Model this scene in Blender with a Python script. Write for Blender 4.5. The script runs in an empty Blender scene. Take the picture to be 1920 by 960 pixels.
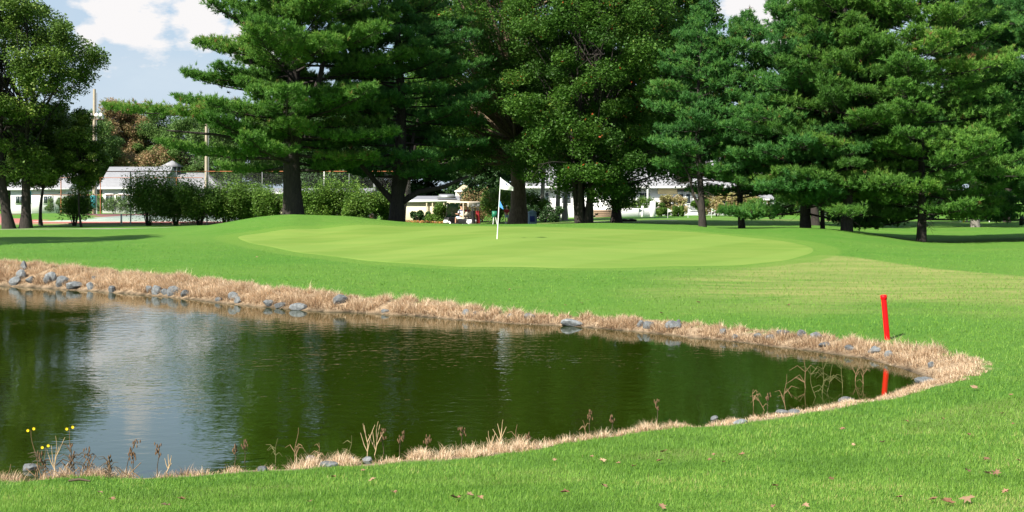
import bpy, bmesh, math, random
import numpy as np
from mathutils import Vector, Matrix
random.seed(7); rng = np.random.default_rng(11)
R = math.radians
SC = bpy.context.scene; COL = SC.collection
# ------------------------------------------------------------------ camera
FPX, HOR, CAMZ = 2400.0, 357.0, 2.4
cam_d = bpy.data.cameras.new('camera'); cam = bpy.data.objects.new('camera', cam_d); COL.objects.link(cam)
cam.location = (0, 0, CAMZ); cam.rotation_euler = (R(90), 0, 0)
cam_d.sensor_width = 36; cam_d.lens = 36*FPX/1920; cam_d.shift_y = -(480-HOR)/1920
cam_d.clip_start = .1; cam_d.clip_end = 8000
SC.camera = cam
# ------------------------------------------------------------------ light
SUN_DIR = Vector((-.52, -.60, .74)).normalized()          # towards the sun
sun_el = math.asin(SUN_DIR.z); sun_az = math.atan2(SUN_DIR.x, SUN_DIR.y)
sd_ = bpy.data.lights.new('sun', 'SUN'); sd_.energy = 5.0; sd_.angle = R(.5); sd_.color = (1, .94, .84)
so = bpy.data.objects.new('sun', sd_); COL.objects.link(so)
so.rotation_euler = (-SUN_DIR).to_track_quat('-Z', 'Y').to_euler()
SC.view_settings.view_transform = 'Standard'; SC.view_settings.look = 'None'
SC.view_settings.exposure = 1.15; SC.view_settings.gamma = 1
W = bpy.data.worlds.new('World'); SC.world = W; W.use_nodes = True
nt = W.node_tree; nt.nodes.clear()
def N(t, kind, **kw):
    n = t.nodes.new(kind)
    for k, v in kw.items():
        if k.startswith('i_'): n.inputs[int(k[2:]) if k[2:].isdigit() else k[2:].replace('_', ' ')].default_value = v
        else: setattr(n, k, v)
    return n
def L(t, a, b): t.links.new(a, b)
def ramp(t, fac, stops, interp='LINEAR'):
    n = t.nodes.new('ShaderNodeValToRGB'); cr = n.color_ramp; cr.interpolation = interp
    while len(cr.elements) > 1: cr.elements.remove(cr.elements[0])
    cr.elements[0].position = stops[0][0]; c = stops[0][1]; cr.elements[0].color = (*c, 1) if len(c) == 3 else c
    for p, c in stops[1:]:
        e = cr.elements.new(p); e.color = (*c, 1) if len(c) == 3 else c
    if fac is not None: L(t, fac, n.inputs[0])
    return n
def g(v): return (v, v, v)
def mixc(t, fac, a, b, mode='MIX'):
    n = t.nodes.new('ShaderNodeMix'); n.data_type = 'RGBA'; n.blend_type = mode
    for s, v in ((n.inputs[0], fac), (n.inputs[6], a), (n.inputs[7], b)):
        if hasattr(v, 'is_linked'): L(t, v, s)
        elif isinstance(v, (int, float)): s.default_value = v
        else: s.default_value = (*v, 1)
    return n.outputs[2]
def mth(t, op, a, b=None, clamp=False):
    n = t.nodes.new('ShaderNodeMath'); n.operation = op; n.use_clamp = clamp
    for i, v in enumerate((a, b)):
        if v is None: continue
        if hasattr(v, 'is_linked'): L(t, v, n.inputs[i])
        else: n.inputs[i].default_value = v
    return n.outputs[0]
sky = N(nt, 'ShaderNodeTexSky', sky_type='NISHITA'); sky.sun_disc = False
sky.sun_elevation = sun_el; sky.sun_rotation = sun_az; sky.air_density = 1; sky.dust_density = 1; sky.ozone_density = 1.5
tc = N(nt, 'ShaderNodeTexCoord')
mp = N(nt, 'ShaderNodeMapping'); mp.inputs['Scale'].default_value = (1, 1, 2.2); L(nt, tc.outputs['Generated'], mp.inputs[0])
n1 = N(nt, 'ShaderNodeTexNoise', i_Scale=3.2, i_Detail=7, i_Roughness=.55); L(nt, mp.outputs[0], n1.inputs[0])
veil = ramp(nt, n1.outputs[0], [(.30, g(.6)), (.62, g(.95))]).outputs[0]
grey = ramp(nt, n1.outputs[0], [(.35, (2.1, 2.9, 3.9)), (.65, (3.3, 3.9, 4.5))]).outputs[0]
c1 = mixc(nt, veil, sky.outputs[0], grey)
# the sunlit cumulus heads above the left gap and over the right pines
n2 = N(nt, 'ShaderNodeTexNoise', i_Scale=22, i_Detail=8, i_Roughness=.6); L(nt, mp.outputs[0], n2.inputs[0])
tot = None
for d, rad in (((-.30, 1, .139), .075), ((-.245, 1, .135), .05), ((-.20, 1, .12), .05), ((-.33, 1, .12), .03), ((.20, 1, .15), .08), ((.26, 1, .17), .06), ((-.05, 1, .25), .15), ((.5, 1, .3), .2), ((-.6, 1, .25), .2)):
    d = Vector(d).normalized()
    vm = N(nt, 'ShaderNodeVectorMath', operation='DISTANCE'); L(nt, tc.outputs['Generated'], vm.inputs[0]); vm.inputs[1].default_value = d
    f = mth(nt, 'SUBTRACT', 1, mth(nt, 'DIVIDE', vm.outputs['Value'], rad), True)
    tot = f if tot is None else mth(nt, 'MAXIMUM', tot, f)
cf = mth(nt, 'ADD', tot, mth(nt, 'MULTIPLY', mth(nt, 'SUBTRACT', n2.outputs[0], .5), 1.3))
cfr = ramp(nt, cf, [(.50, g(0)), (.68, g(1))]).outputs[0]
c2 = mixc(nt, cfr, c1, (5.1, 5.0, 5.0))
bg = N(nt, 'ShaderNodeBackground'); bg.inputs[1].default_value = .085; L(nt, c2, bg.inputs[0])
wo = N(nt, 'ShaderNodeOutputWorld'); L(nt, bg.outputs[0], wo.inputs[0])

# ------------------------------------------------------------------ geometry of the place
def P(px, py, Y): return np.array([(px-960)/FPX*Y, Y, CAMZ+(HOR-py)/FPX*Y])
def hermite_closed(pts, sub=8):
    p = np.array(pts, float); n = len(p); out = []
    for i in range(n):
        a, b, c, d = p[i-1], p[i], p[(i+1) % n], p[(i+2) % n]
        for k in range(sub):
            t = k/sub
            out.append(.5*((2*b)+(-a+c)*t+(2*a-5*b+4*c-d)*t*t+(-a+3*b-3*c+d)*t**3))
    return np.array(out)
def wy(py): return CAMZ*FPX/(py-HOR)
far = [(0,537,1.4),(150,545,1.3),(300,556,1.15),(450,572,1.0),(600,584,.9),(720,589,.85),(850,599,.72),(950,606,.6),(1100,614,.6),(1250,628,.6),(1400,644,.65),(1530,660,.7),(1620,673,.8),(1690,692,.8),(1738,712,.75)]
near = [(1705,733,.45),(1600,757,.42),(1500,773,.38),(1400,787,.4),(1320,800,.35),(1240,808,.15),(1150,820,.18),(1000,840,.25),(900,851,.32),(750,864,.3),(600,874,.3),(450,883,.4),(350,892,.4),(240,899,.35),(120,899,.3),(0,903,.35)]
shore = [((p-960)/FPX*wy(y), wy(y), b) for p, y, b in far+near]
shore += [(-7.5, 11.6, .4), (-12, 14, .5), (-18, 19, .8), (-23, 28, 1.2), (-20.5, 34.5, 1.4)]
shore = hermite_closed(shore, 7)
_w = np.sin(np.arange(len(shore))*1.9)*.06+np.sin(np.arange(len(shore))*.83+1)*.07
shore[:, 1] += _w*.6
POND = shore[:, :2]; PBW = shore[:, 2]
def poly_sd(x, y, poly, extra=None):
    x = np.asarray(x, float); y = np.asarray(y, float); a = poly; b = np.roll(poly, -1, 0)
    best = np.full(x.shape, 1e9); ins = np.zeros(x.shape, bool); ev = np.zeros(x.shape)
    e2 = None if extra is None else np.roll(extra, -1)
    for i in range(len(a)):
        ax, ay = a[i]; bx, by = b[i]; dx, dy = bx-ax, by-ay
        t = np.clip(((x-ax)*dx+(y-ay)*dy)/(dx*dx+dy*dy+1e-12), 0, 1)
        d = (x-ax-t*dx)**2+(y-ay-t*dy)**2
        m = d < best; best = np.where(m, d, best)
        if extra is not None: ev = np.where(m, extra[i]*(1-t)+e2[i]*t, ev)
        c = ((ay > y) != (by > y)) & (x < (bx-ax)*(y-ay)/(by-ay+1e-12)+ax); ins ^= c
    s = np.where(ins, -1, 1)*np.sqrt(best)
    return (s, ev) if extra is not None else s
green_px = [(450,446,49),(500,461,45),(580,475,41),(680,487,38),(850,499,34.8),(1050,502,34.2),(1200,501,34.4),(1380,496,35.8),(1480,485,38.3),(1520,469,41.8),(1480,455,45),(1350,441,49.5),(1200,432,53),(1050,427,54.5),(900,425,55),(750,425,55),(600,430,53),(500,437,51)]
GREEN = hermite_closed([P(*q)[:2] for q in green_px], 6)
ctrl = [(0,960,7.4),(500,960,7.4),(960,960,7.4),(1400,960,7.3),(1920,960,7.0),(600,902,10),(300,915,9.7),(0,928,9.4),(900,880,10.6),(1240,836,11.4),(1500,802,12.4),(1700,762,13.5),(1920,700,15.5),(1920,820,10.7),(1920,640,18.5),
 (1850,600,21.5),(1700,560,25.5),(1920,560,25.5),(1700,520,31.5),(1920,520,31.5),(1500,520,31.5),(1500,560,25.5),(1920,476,41),(1700,463,46),(1600,445,50),(1480,428,56),(1300,422,60),(1100,421,60),(1000,421,60),(850,420,60),(750,416,60),(650,408,58),(550,405,57),(470,412,57),(400,423,58),(350,430,60),(250,437,60),(100,440,58),(0,442,57),
 (0,470,40),(0,489,34.4),(200,470,40),(200,505,33),(400,480,38),(400,520,30.5),(600,520,30.5),(600,549,26.6),(850,540,28),(850,567,25.4),(1100,540,28),(1100,586,23.8),(1400,610,21.5),(1300,560,25.3),(1600,633,19.7),(1664,640,19.2),(1760,640,18.8),
 (960,449,44),(1313,427,62),(1391,429,63),(1515,428,60),(1588,433,57.5),(1725,453,58),(1825,426,88),(1900,440,70),(1650,437,72),(1650,415,105),(1900,412,115),(1400,412,100),(1250,408,115),(1100,415,98),(970,424,80),(865,430,86),(750,428,82),(550,427,80),(300,421.5,83),(0,421.5,84),(200,402,119),(0,402,119),(400,421.5,83),(40,428,74),(600,410,105),(-300,430,75),(2200,430,75),(2200,520,32),(2200,700,16),(-300,480,38)] + green_px
def warp(x, y):
    yy = np.maximum(np.asarray(y, float), -1)
    return np.stack([np.clip(np.asarray(x, float)/(yy+6), -.75, .75)*4, np.log(np.clip(yy, -1, 135)+6)], -1)
_cp = np.array([P(*q) for q in ctrl]+[(-3,1,.7),(3,1,.7),(0,-4,.72)]+[(x, 140, -.3) for x in (-60,-30,0,30,60)])
_U = warp(_cp[:, 0], _cp[:, 1]); _n = len(_U)
def _phi(r2): return .5*r2*np.log(r2+1e-9)
_A = np.zeros((_n+3, _n+3)); _A[:_n, :_n] = _phi(((_U[:, None]-_U[None])**2).sum(-1))+np.eye(_n)*.0008
_A[:_n, _n] = 1; _A[:_n, _n+1:] = _U; _A[_n, :_n] = 1; _A[_n+1:, :_n] = _U.T
_C = np.linalg.solve(_A, np.r_[_cp[:, 2], 0, 0, 0])
def height(x, y, full=False):
    x = np.atleast_1d(np.asarray(x, float)); y = np.atleast_1d(np.asarray(y, float)); sh = x.shape
    x = x.ravel(); y = y.ravel(); u = warp(x, y); z = np.zeros(len(x))
    for k in range(0, len(x), 60000):
        s = slice(k, k+60000); z[s] = _phi(((u[s, None]-_U[None])**2).sum(-1)) @ _C[:_n]
    z += _C[_n]+u @ _C[_n+1:]
    z = np.clip(z, -.55, 1.5)
    f = np.clip((y-125)/40, 0, 1); z = z*(1-f)-.3*f
    z += .012*np.sin(x*1.3+y*.7)*np.sin(y*1.1-x*.4)
    sd = np.full(len(x), 50.); bw = np.ones(len(x))
    m = (y < 48) & (y > 3) & (x < 12) & (x > -34)
    if m.any(): sd[m], bw[m] = poly_sd(x[m], y[m], POND, PBW)
    t = np.clip(sd/bw, 0, 1)
    zo = np.maximum(z, .05)*(1-(1-t)**2)
    z = np.where(sd >= 4, z, np.where(sd >= 0, zo, np.maximum(sd*.5, -.9)))
    z = z.reshape(sh)
    return (z, sd.reshape(sh), bw.reshape(sh)) if full else z
def hz(x, y): return float(height(x, y)[0])
_YS = np.geomspace(5, 200, 4000)
def hit(px, py):
    x = (px-960)/FPX*_YS; z = CAMZ+(HOR-py)/FPX*_YS; h = np.maximum(height(x, _YS), 0)
    i = int(np.argmax(z <= h)); return np.array([x[i], _YS[i], h[i]])
def gp(px, Y): x = (px-960)/FPX*Y; return np.array([x, Y, hz(x, Y)])

# ------------------------------------------------------------------ object helpers
class MB:
    def __init__(s): s.v = []; s.f = []; s.n = 0; s.var = []; s.mi = []
    def add(s, v, f, var=0.5, mi=0):
        v = np.asarray(v, float).reshape(-1, 3); f = np.asarray(f, int)
        s.v.append(v); s.f.append(f+s.n); s.n += len(v); s.mi.append(np.full(len(f), mi))
        s.var.append(np.broadcast_to(np.asarray(var, float), (len(v),)).copy()); return s
    def box(s, c, d, rz=0, var=.5, mi=0, taper=1., taper_y=None):
        ty = taper if taper_y is None else taper_y
        q = np.array([(-1,-1,-1),(1,-1,-1),(1,1,-1),(-1,1,-1),(-taper,-ty,1),(taper,-ty,1),(taper,ty,1),(-taper,ty,1)], float)*np.array(d)/2
        cs, sn = math.cos(rz), math.sin(rz); q = np.stack([q[:,0]*cs-q[:,1]*sn, q[:,0]*sn+q[:,1]*cs, q[:,2]], 1)+np.array(c)
        return s.add(q, [(0,3,2,1),(4,5,6,7),(0,1,5,4),(1,2,6,5),(2,3,7,6),(3,0,4,7)], var, mi)
    def tube(s, pts, rad, n=8, cap=True, var=.5, mi=0):
        pts = np.asarray(pts, float); m = len(pts); rad = np.broadcast_to(np.asarray(rad, float), (m,))
        tg = np.gradient(pts, axis=0); tg /= np.linalg.norm(tg, axis=1)[:, None]+1e-9
        ref = np.array([0, 0, 1.]) if abs(tg[:, 2]).mean() < .8 else np.array([1., 0, 0])
        u = np.cross(tg, ref); u /= np.linalg.norm(u, axis=1)[:, None]+1e-9; w = np.cross(tg, u)
        a = np.arange(n)/n*2*np.pi
        V = pts[:, None]+rad[:, None, None]*(np.cos(a)[None, :, None]*u[:, None]+np.sin(a)[None, :, None]*w[:, None])
        i = np.arange(m-1)[:, None]*n; j = np.arange(n)[None]; k = (j+1) % n
        F = np.stack([i+j, i+k, i+n+k, i+n+j], -1).reshape(-1, 4)
        s.add(V.reshape(-1, 3), F, var, mi)
        if cap and n > 3:
            for e, p in ((0, pts[0]), (m-1, pts[-1])):
                o = s.n; s.v.append(np.vstack([V[e], p])); s.n += n+1; s.var.append(np.full(n+1, float(np.mean(var))))
                ff = np.array([(j_, (j_+1) % n, n) for j_ in range(n)])+o
                s.f.append(ff if e else ff[:, ::-1]); s.mi.append(np.full(n, mi))
        return s
    def build(s, name, mats, parent=None, smooth=False, loc=None):
        me = bpy.data.meshes.new(name); V = np.vstack(s.v)
        me.vertices.add(len(V)); me.vertices.foreach_set('co', V.ravel())
        tot = np.concatenate([np.full(len(f), f.shape[1]) for f in s.f]); idx = np.concatenate([f.ravel() for f in s.f])
        me.loops.add(len(idx)); me.loops.foreach_set('vertex_index', idx.astype(np.int32))
        me.polygons.add(len(tot)); me.polygons.foreach_set('loop_start', np.r_[0, np.cumsum(tot)[:-1]].astype(np.int32))
        me.polygons.foreach_set('loop_total', tot.astype(np.int32))
        me.update(calc_edges=True); me.validate()
        if smooth: me.polygons.foreach_set('use_smooth', np.ones(len(me.polygons), bool))
        if isinstance(mats, (list, tuple)):
            for m in mats: me.materials.append(m)
            me.polygons.foreach_set('material_index', np.concatenate(s.mi).astype(np.int32))
        else: me.materials.append(mats)
        at = me.attributes.new('var', 'FLOAT', 'POINT'); at.data.foreach_set('value', np.concatenate(s.var).astype(np.float32))
        o = bpy.data.objects.new(name, me); COL.objects.link(o)
        if parent: o.parent = parent
        if loc is not None: o.location = loc
        return o
def tag(o, label=None, cat=None, group=None, kind=None):
    if label: o['label'] = label
    if cat: o['category'] = cat
    if group: o['group'] = group
    if kind: o['kind'] = kind
    return o
def empty(name, loc, label, cat, group=None, rz=0, s=1):
    o = bpy.data.objects.new(name, None); COL.objects.link(o); o.location = loc; o.rotation_euler = (0, 0, rz); o.scale = (s, s, s)
    o.empty_display_size = .2
    return tag(o, label, cat, group)
def copy_thing(root, loc, rz=0, s=1, label=None, group=None):
    r = root.copy(); COL.objects.link(r); r.location = loc; r.rotation_euler = (0, 0, rz)
    r.scale = (s, s, s) if not hasattr(s, '__len__') else s
    if label: r['label'] = label
    if group: r['group'] = group
    for ch in list(root.children):
        c = ch.copy(); COL.objects.link(c); c.parent = r
        for g2 in ch.children:
            d = g2.copy(); COL.objects.link(d); d.parent = c
    return r

# ------------------------------------------------------------------ materials
def newmat(name):
    m = bpy.data.materials.new(name); m.use_nodes = True; t = m.node_tree; t.nodes.clear()
    o = t.nodes.new('ShaderNodeOutputMaterial'); b = t.nodes.new('ShaderNodeBsdfPrincipled'); L(t, b.outputs[0], o.inputs[0])
    return m, t, b, o
def simple(name, col, rough=.6, metal=0, noise=.12, scale=6, spec=.4, bump=0):
    m, t, b, o = newmat(name)
    tcn = N(t, 'ShaderNodeTexCoord'); n = N(t, 'ShaderNodeTexNoise', i_Scale=scale, i_Detail=5, i_Roughness=.6); L(t, tcn.outputs['Object'], n.inputs[0])
    c = mixc(t, mth(t, 'MULTIPLY', n.outputs[0], 1), tuple(x*(1-noise*1.6) for x in col), tuple(min(1, x*(1+noise*1.2)) for x in col))
    L(t, c, b.inputs['Base Color']); b.inputs['Roughness'].default_value = rough; b.inputs['Metallic'].default_value = metal
    b.inputs['Specular IOR Level'].default_value = spec
    if bump:
        bn = N(t, 'ShaderNodeBump', i_Strength=bump, i_Distance=.02); L(t, n.outputs[0], bn.inputs['Height']); L(t, bn.outputs[0], b.inputs['Normal'])
    return m
def leafmat(name, stops, trans=.3, rnd=.25, gain=1.0):
    m, t, b, o = newmat(name)
    a = N(t, 'ShaderNodeAttribute', attribute_name='var')
    c = ramp(t, a.outputs['Fac'], stops).outputs[0]
    oi = N(t, 'ShaderNodeObjectInfo'); k = mth(t, 'ADD', mth(t, 'MULTIPLY', oi.outputs['Random'], rnd), gain-rnd/2)
    hs = N(t, 'ShaderNodeHueSaturation'); L(t, c, hs.inputs['Color']); L(t, k, hs.inputs['Value'])
    L(t, hs.outputs[0], b.inputs['Base Color']); b.inputs['Roughness'].default_value = .55; b.inputs['Specular IOR Level'].default_value = .25
    tr = N(t, 'ShaderNodeBsdfTranslucent'); L(t, mixc(t, .5, hs.outputs[0], (.25, .4, .03), 'MIX') if False else hs.outputs[0], tr.inputs[0])
    mx = N(t, 'ShaderNodeMixShader'); mx.inputs[0].default_value = trans
    L(t, b.outputs[0], mx.inputs[1]); L(t, tr.outputs[0], mx.inputs[2]); L(t, mx.outputs[0], o.inputs[0])
    return m
M = {}
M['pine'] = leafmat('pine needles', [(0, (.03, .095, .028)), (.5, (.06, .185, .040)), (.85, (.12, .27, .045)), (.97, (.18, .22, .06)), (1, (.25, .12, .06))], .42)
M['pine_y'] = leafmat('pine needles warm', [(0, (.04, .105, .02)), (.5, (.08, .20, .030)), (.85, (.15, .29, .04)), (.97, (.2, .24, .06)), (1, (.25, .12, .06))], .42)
M['oak'] = leafmat('oak leaves', [(0, (.032, .088, .014)), (.5, (.068, .16, .02)), (.88, (.12, .225, .03)), (.962, (.24, .23, .04)), (.985, (.3, .13, .03)), (1, (.35, .07, .02))], .42)
M['cedar'] = leafmat('cedar foliage', [(0, (.04, .085, .014)), (.6, (.10, .175, .024)), (1, (.24, .28, .05))], .25)
M['autumn'] = leafmat('autumn leaves', [(0, (.10, .14, .035)), (.32, (.17, .17, .06)), (.5, (.30, .20, .10)), (.75, (.40, .25, .14)), (1, (.2, .26, .06))], .3)
M['farleaf'] = leafmat('distant leaves', [(0, (.05, .11, .025)), (.6, (.10, .18, .04)), (1, (.17, .23, .07))], .3)
M['dark'] = leafmat('dark green leaves', [(0, (.02, .05, .015)), (1, (.045, .10, .025))], .15)  # deep green foliage of the distant tree row, hedges and evergreens
M['shrub'] = leafmat('shrub leaves', [(0, (.05, .11, .02)), (.6, (.11, .21, .03)), (1, (.22, .32, .05))], .35)
M['grassy'] = leafmat('ornamental grass', [(0, (.24, .28, .07)), (.5, (.42, .36, .18)), (1, (.5, .32, .22))], .4)
M['bloom'] = leafmat('flowers', [(0, (.5, .16, .05)), (.5, (.45, .3, .08)), (.8, (.1, .2, .04)), (1, (.6, .25, .25))], .3)
def barkmat(name, c0, c1, sc=5):
    m, t, b, o = newmat(name)
    tcn = N(t, 'ShaderNodeTexCoord'); mpn = N(t, 'ShaderNodeMapping'); mpn.inputs['Scale'].default_value = (sc, sc, sc*.22); L(t, tcn.outputs['Object'], mpn.inputs[0])
    n = N(t, 'ShaderNodeTexNoise', i_Scale=3, i_Detail=6, i_Roughness=.65, i_Distortion=.4); L(t, mpn.outputs[0], n.inputs[0])
    L(t, ramp(t, n.outputs[0], [(.3, c0), (.7, c1)]).outputs[0], b.inputs['Base Color']); b.inputs['Roughness'].default_value = .9
    bn = N(t, 'ShaderNodeBump', i_Strength=.9, i_Distance=.05); L(t, n.outputs[0], bn.inputs['Height']); L(t, bn.outputs[0], b.inputs['Normal'])
    return m
M['bark'] = barkmat('pine bark', (.010, .008, .007), (.042, .032, .026))  # near-black tone puts the crowns' shade on the trunks into the bark colour
M['barkl'] = barkmat('oak bark', (.06, .042, .025), (.24, .175, .11))
M['barkg'] = barkmat('grey bark', (.10, .09, .08), (.30, .27, .24))

# ground
def groundmat():
    m, t, b, o = newmat('lawn')
    ge = N(t, 'ShaderNodeNewGeometry'); pos = ge.outputs['Position']
    def noise(sc, det=5, rough=.6, stretch=None):
        n = N(t, 'ShaderNodeTexNoise', i_Scale=sc, i_Detail=det, i_Roughness=rough)
        if stretch:
            mpn = N(t, 'ShaderNodeMapping'); mpn.inputs['Scale'].default_value = stretch; L(t, pos, mpn.inputs[0]); L(t, mpn.outputs[0], n.inputs[0])
        else: L(t, pos, n.inputs[0])
        return n.outputs[0]
    nf = noise(14, 8, .75); nb = noise(.35, 4, .55); nm = noise(2.5, 5, .6)
    fine = ramp(t, nf, [(.3, (0.043, 0.125, 0.0114)), (.52, (0.0731, 0.19, 0.0209)), (.72, (0.129, 0.251, 0.0427))]).outputs[0]
    big = ramp(t, nb, [(.35, (0.0645, 0.179, 0.0171)), (.65, (0.0989, 0.209, 0.0304))]).outputs[0]
    c = mixc(t, .45, fine, big)
    tf = noise(4.5, 7, .75, (.7, 1.3, 1)); c = mixc(t, ramp(t, tf, [(.36, g(.45)), (.5, g(0))]).outputs[0], c, (.035, .115, .012))
    c = mixc(t, ramp(t, noise(.12, 3, .5), [(.4, g(0)), (.65, g(.4))]).outputs[0], c, (.13, .22, .035))
    yel = ramp(t, nm, [(.55, g(0)), (.78, g(.35))]).outputs[0]; c = mixc(t, yel, c, (.20, .23, .06))
    at = lambda n: N(t, 'ShaderNodeAttribute', attribute_name=n).outputs['Fac']
    pale = mth(t, 'MULTIPLY', at('pale'), ramp(t, noise(.7, 8, .7, (.45, 2.4, 1)), [(.34, g(.12)), (.62, g(1))]).outputs[0])
    c = mixc(t, pale, c, (.26, .27, .085))
    c = mixc(t, mth(t, 'MULTIPLY', at('fringe'), .75), c, (.115, .215, .03))
    soil = ramp(t, nm, [(.3, (.10, .07, .04)), (.7, (.20, .15, .08))]).outputs[0]
    c = mixc(t, at('soil'), c, soil)
    straw = ramp(t, nf, [(.3, (.16, .11, .07)), (.55, (.38, .28, .18)), (.75, (.56, .44, .31))]).outputs[0]
    c = mixc(t, at('bank'), c, straw)
    mud = mth(t, 'MULTIPLY', at('mud'), 1.)
    c = mixc(t, mud, c, (.035, .028, .018))
    c = mixc(t, at('path'), c, mixc(t, nf, (.22, .2, .17), (.36, .33, .3)))
    L(t, c, b.inputs['Base Color']); b.inputs['Roughness'].default_value = .85; b.inputs['Specular IOR Level'].default_value = .15
    nn = noise(28, 6, .8); bn = N(t, 'ShaderNodeBump', i_Strength=.8, i_Distance=.05); L(t, nn, bn.inputs['Height']); L(t, bn.outputs[0], b.inputs['Normal'])
    return m
M['lawn'] = groundmat()
def smooth(e0, e1, x): t = np.clip((x-e0)/(e1-e0), 0, 1); return t*t*(3-2*t)
def sinn(x, y, s=1.): return np.sin(x*1.7*s+np.sin(y*1.3*s)*1.2)*np.sin(y*1.9*s+np.sin(x*.9*s)*1.4)
def make_ground():
    rows = np.concatenate([np.geomspace(6, 320, 900), np.geomspace(330, 5000, 40)])-10
    a = np.linspace(-1, 1, 430); a = .9*a*(.45+.55*a*a)
    Y = np.repeat(rows, len(a)); X = np.tile(a, len(rows))*(Y+10)
    z, sd, bw = height(X, Y, True)
    n = len(a); i = np.arange(len(rows)-1)[:, None]*n; j = np.arange(n-1)[None]
    F = np.stack([i+j, i+j+1, i+n+j+1, i+n+j], -1).reshape(-1, 4)
    mb = MB().add(np.stack([X, Y, z], 1), F); o = mb.build('ground', M['lawn'], smooth=True)
    me = o.data
    def att(nm, v): at = me.attributes.new(nm, 'FLOAT', 'POINT'); at.data.foreach_set('value', v.astype(np.float32))
    wig = .10*sinn(X, Y, 3)+.06*sinn(X, Y, 9)
    att('bank', (1-smooth(.75, 1.05, sd/bw+wig*1.2))*(sd > -.5)*(sd < 6))
    att('mud', 1-smooth(-.02, .13, sd+wig*.4))
    gd = np.full(len(X), 9.); m = (Y > 28) & (Y < 62) & (abs(X) < 20); gd[m] = poly_sd(X[m], Y[m], GREEN)
    att('fringe', (1-smooth(.9, 1.05, gd)))
    px = X/np.maximum(Y, .1)*FPX+960; py = HOR+(CAMZ-z)/np.maximum(Y, .1)*FPX
    # the closely mown, drier run-off to the right of the green, and worn places
    arc = np.interp(px, [1150, 1400, 1540, 1600, 1660, 1750, 1920, 2300], [505, 500, 478, 482, 491, 504, 518, 530])
    pale = smooth(1120, 1480, px+60*sinn(X, Y, .5))*smooth(-1.5, 1.5, py-arc)*(1-smooth(545, 600, py+14*sinn(X, Y, .6)))
    pale = np.maximum(pale, .55*smooth(1.0, 1.6, sd)*(1-smooth(1.8, 3.2, sd+wig*3))*(Y < 16)*smooth(-.2, .6, sinn(X, Y, .9)))
    att('pale', pale)
    soil = np.exp(-((X-.4)**2+(Y-90)**2)/90)*.8+np.exp(-(((X-24)/14)**2+((Y-104)/3)**2))*.8+np.exp(-(((X+5)/5)**2+((Y-100)/5)**2))*.5
    att('soil', np.clip(soil*(.7+.5*sinn(X, Y, .7)), 0, .9)*(Y > 62))
    # narrow cart path at the left in front of the courts and one by the practice green
    p1 = (abs(Y-(71.5+.0*X)) < .45) & (X < -19); p2 = (abs(Y-(96-.05*(X-12))) < .9) & (X > 5) & (X < 12.5)
    att('path', (p1 | p2).astype(float))
    return tag(o, kind='structure')
make_ground()

# putting green
def make_green():
    m, t, b, o = newmat('putting turf')
    ge = N(t, 'ShaderNodeNewGeometry'); mpn = N(t, 'ShaderNodeMapping'); mpn.inputs['Rotation'].default_value = (0, 0, R(33)); L(t, ge.outputs['Position'], mpn.inputs[0])
    wv = N(t, 'ShaderNodeTexWave', i_Scale=.058, i_Distortion=.5, i_Detail=2); wv.wave_profile = 'SIN'; L(t, mpn.outputs[0], wv.inputs[0])
    st = ramp(t, wv.outputs[0], [(.42, g(0)), (.58, g(1))]).outputs[0]
    n = N(t, 'ShaderNodeTexNoise', i_Scale=30, i_Detail=5, i_Roughness=.7); L(t, ge.outputs['Position'], n.inputs[0])
    n2 = N(t, 'ShaderNodeTexNoise', i_Scale=.8, i_Detail=6); m2 = N(t, 'ShaderNodeMapping'); m2.inputs['Scale'].default_value = (.5, 1.4, 1); L(t, ge.outputs['Position'], m2.inputs[0]); L(t, m2.outputs[0], n2.inputs[0])
    c = mixc(t, st, (.118, .202, .031), (.141, .228, .040))
    c = mixc(t, ramp(t, n.outputs[0], [(.3, g(0)), (.7, g(.45))]).outputs[0], c, (.115, .18, .026))
    c = mixc(t, ramp(t, n2.outputs[0], [(.42, g(0)), (.75, g(.5))]).outputs[0], c, (.20, .25, .055))
    L(t, c, b.inputs['Base Color']); b.inputs['Roughness'].default_value = .8; b.inputs['Specular IOR Level'].default_value = .15
    cen = GREEN.mean(0); rr = np.r_[np.linspace(.02, 1, 90), 1.012]; k = len(GREEN)
    V = (cen+(GREEN-cen)[None]*rr[:, None, None]).reshape(-1, 2); z = height(V[:, 0], V[:, 1])+.013; z[-k:] -= .02
    i = np.arange(len(rr)-1)[:, None]*k; j = np.arange(k)[None]; jn = (j+1) % k
    F = np.stack([i+j, i+jn, i+k+jn, i+k+j], -1).reshape(-1, 4)
    mb = MB().add(np.column_stack([V, z]), F)
    c0 = np.array([[*cen, hz(*cen)+.028]]); mb.add(np.vstack([np.column_stack([V[:k], z[:k]]), c0]), [(q, (q+1) % k, k) for q in range(k)])
    return tag(mb.build('putting_green', m, smooth=True), kind='structure')
make_green()

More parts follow.
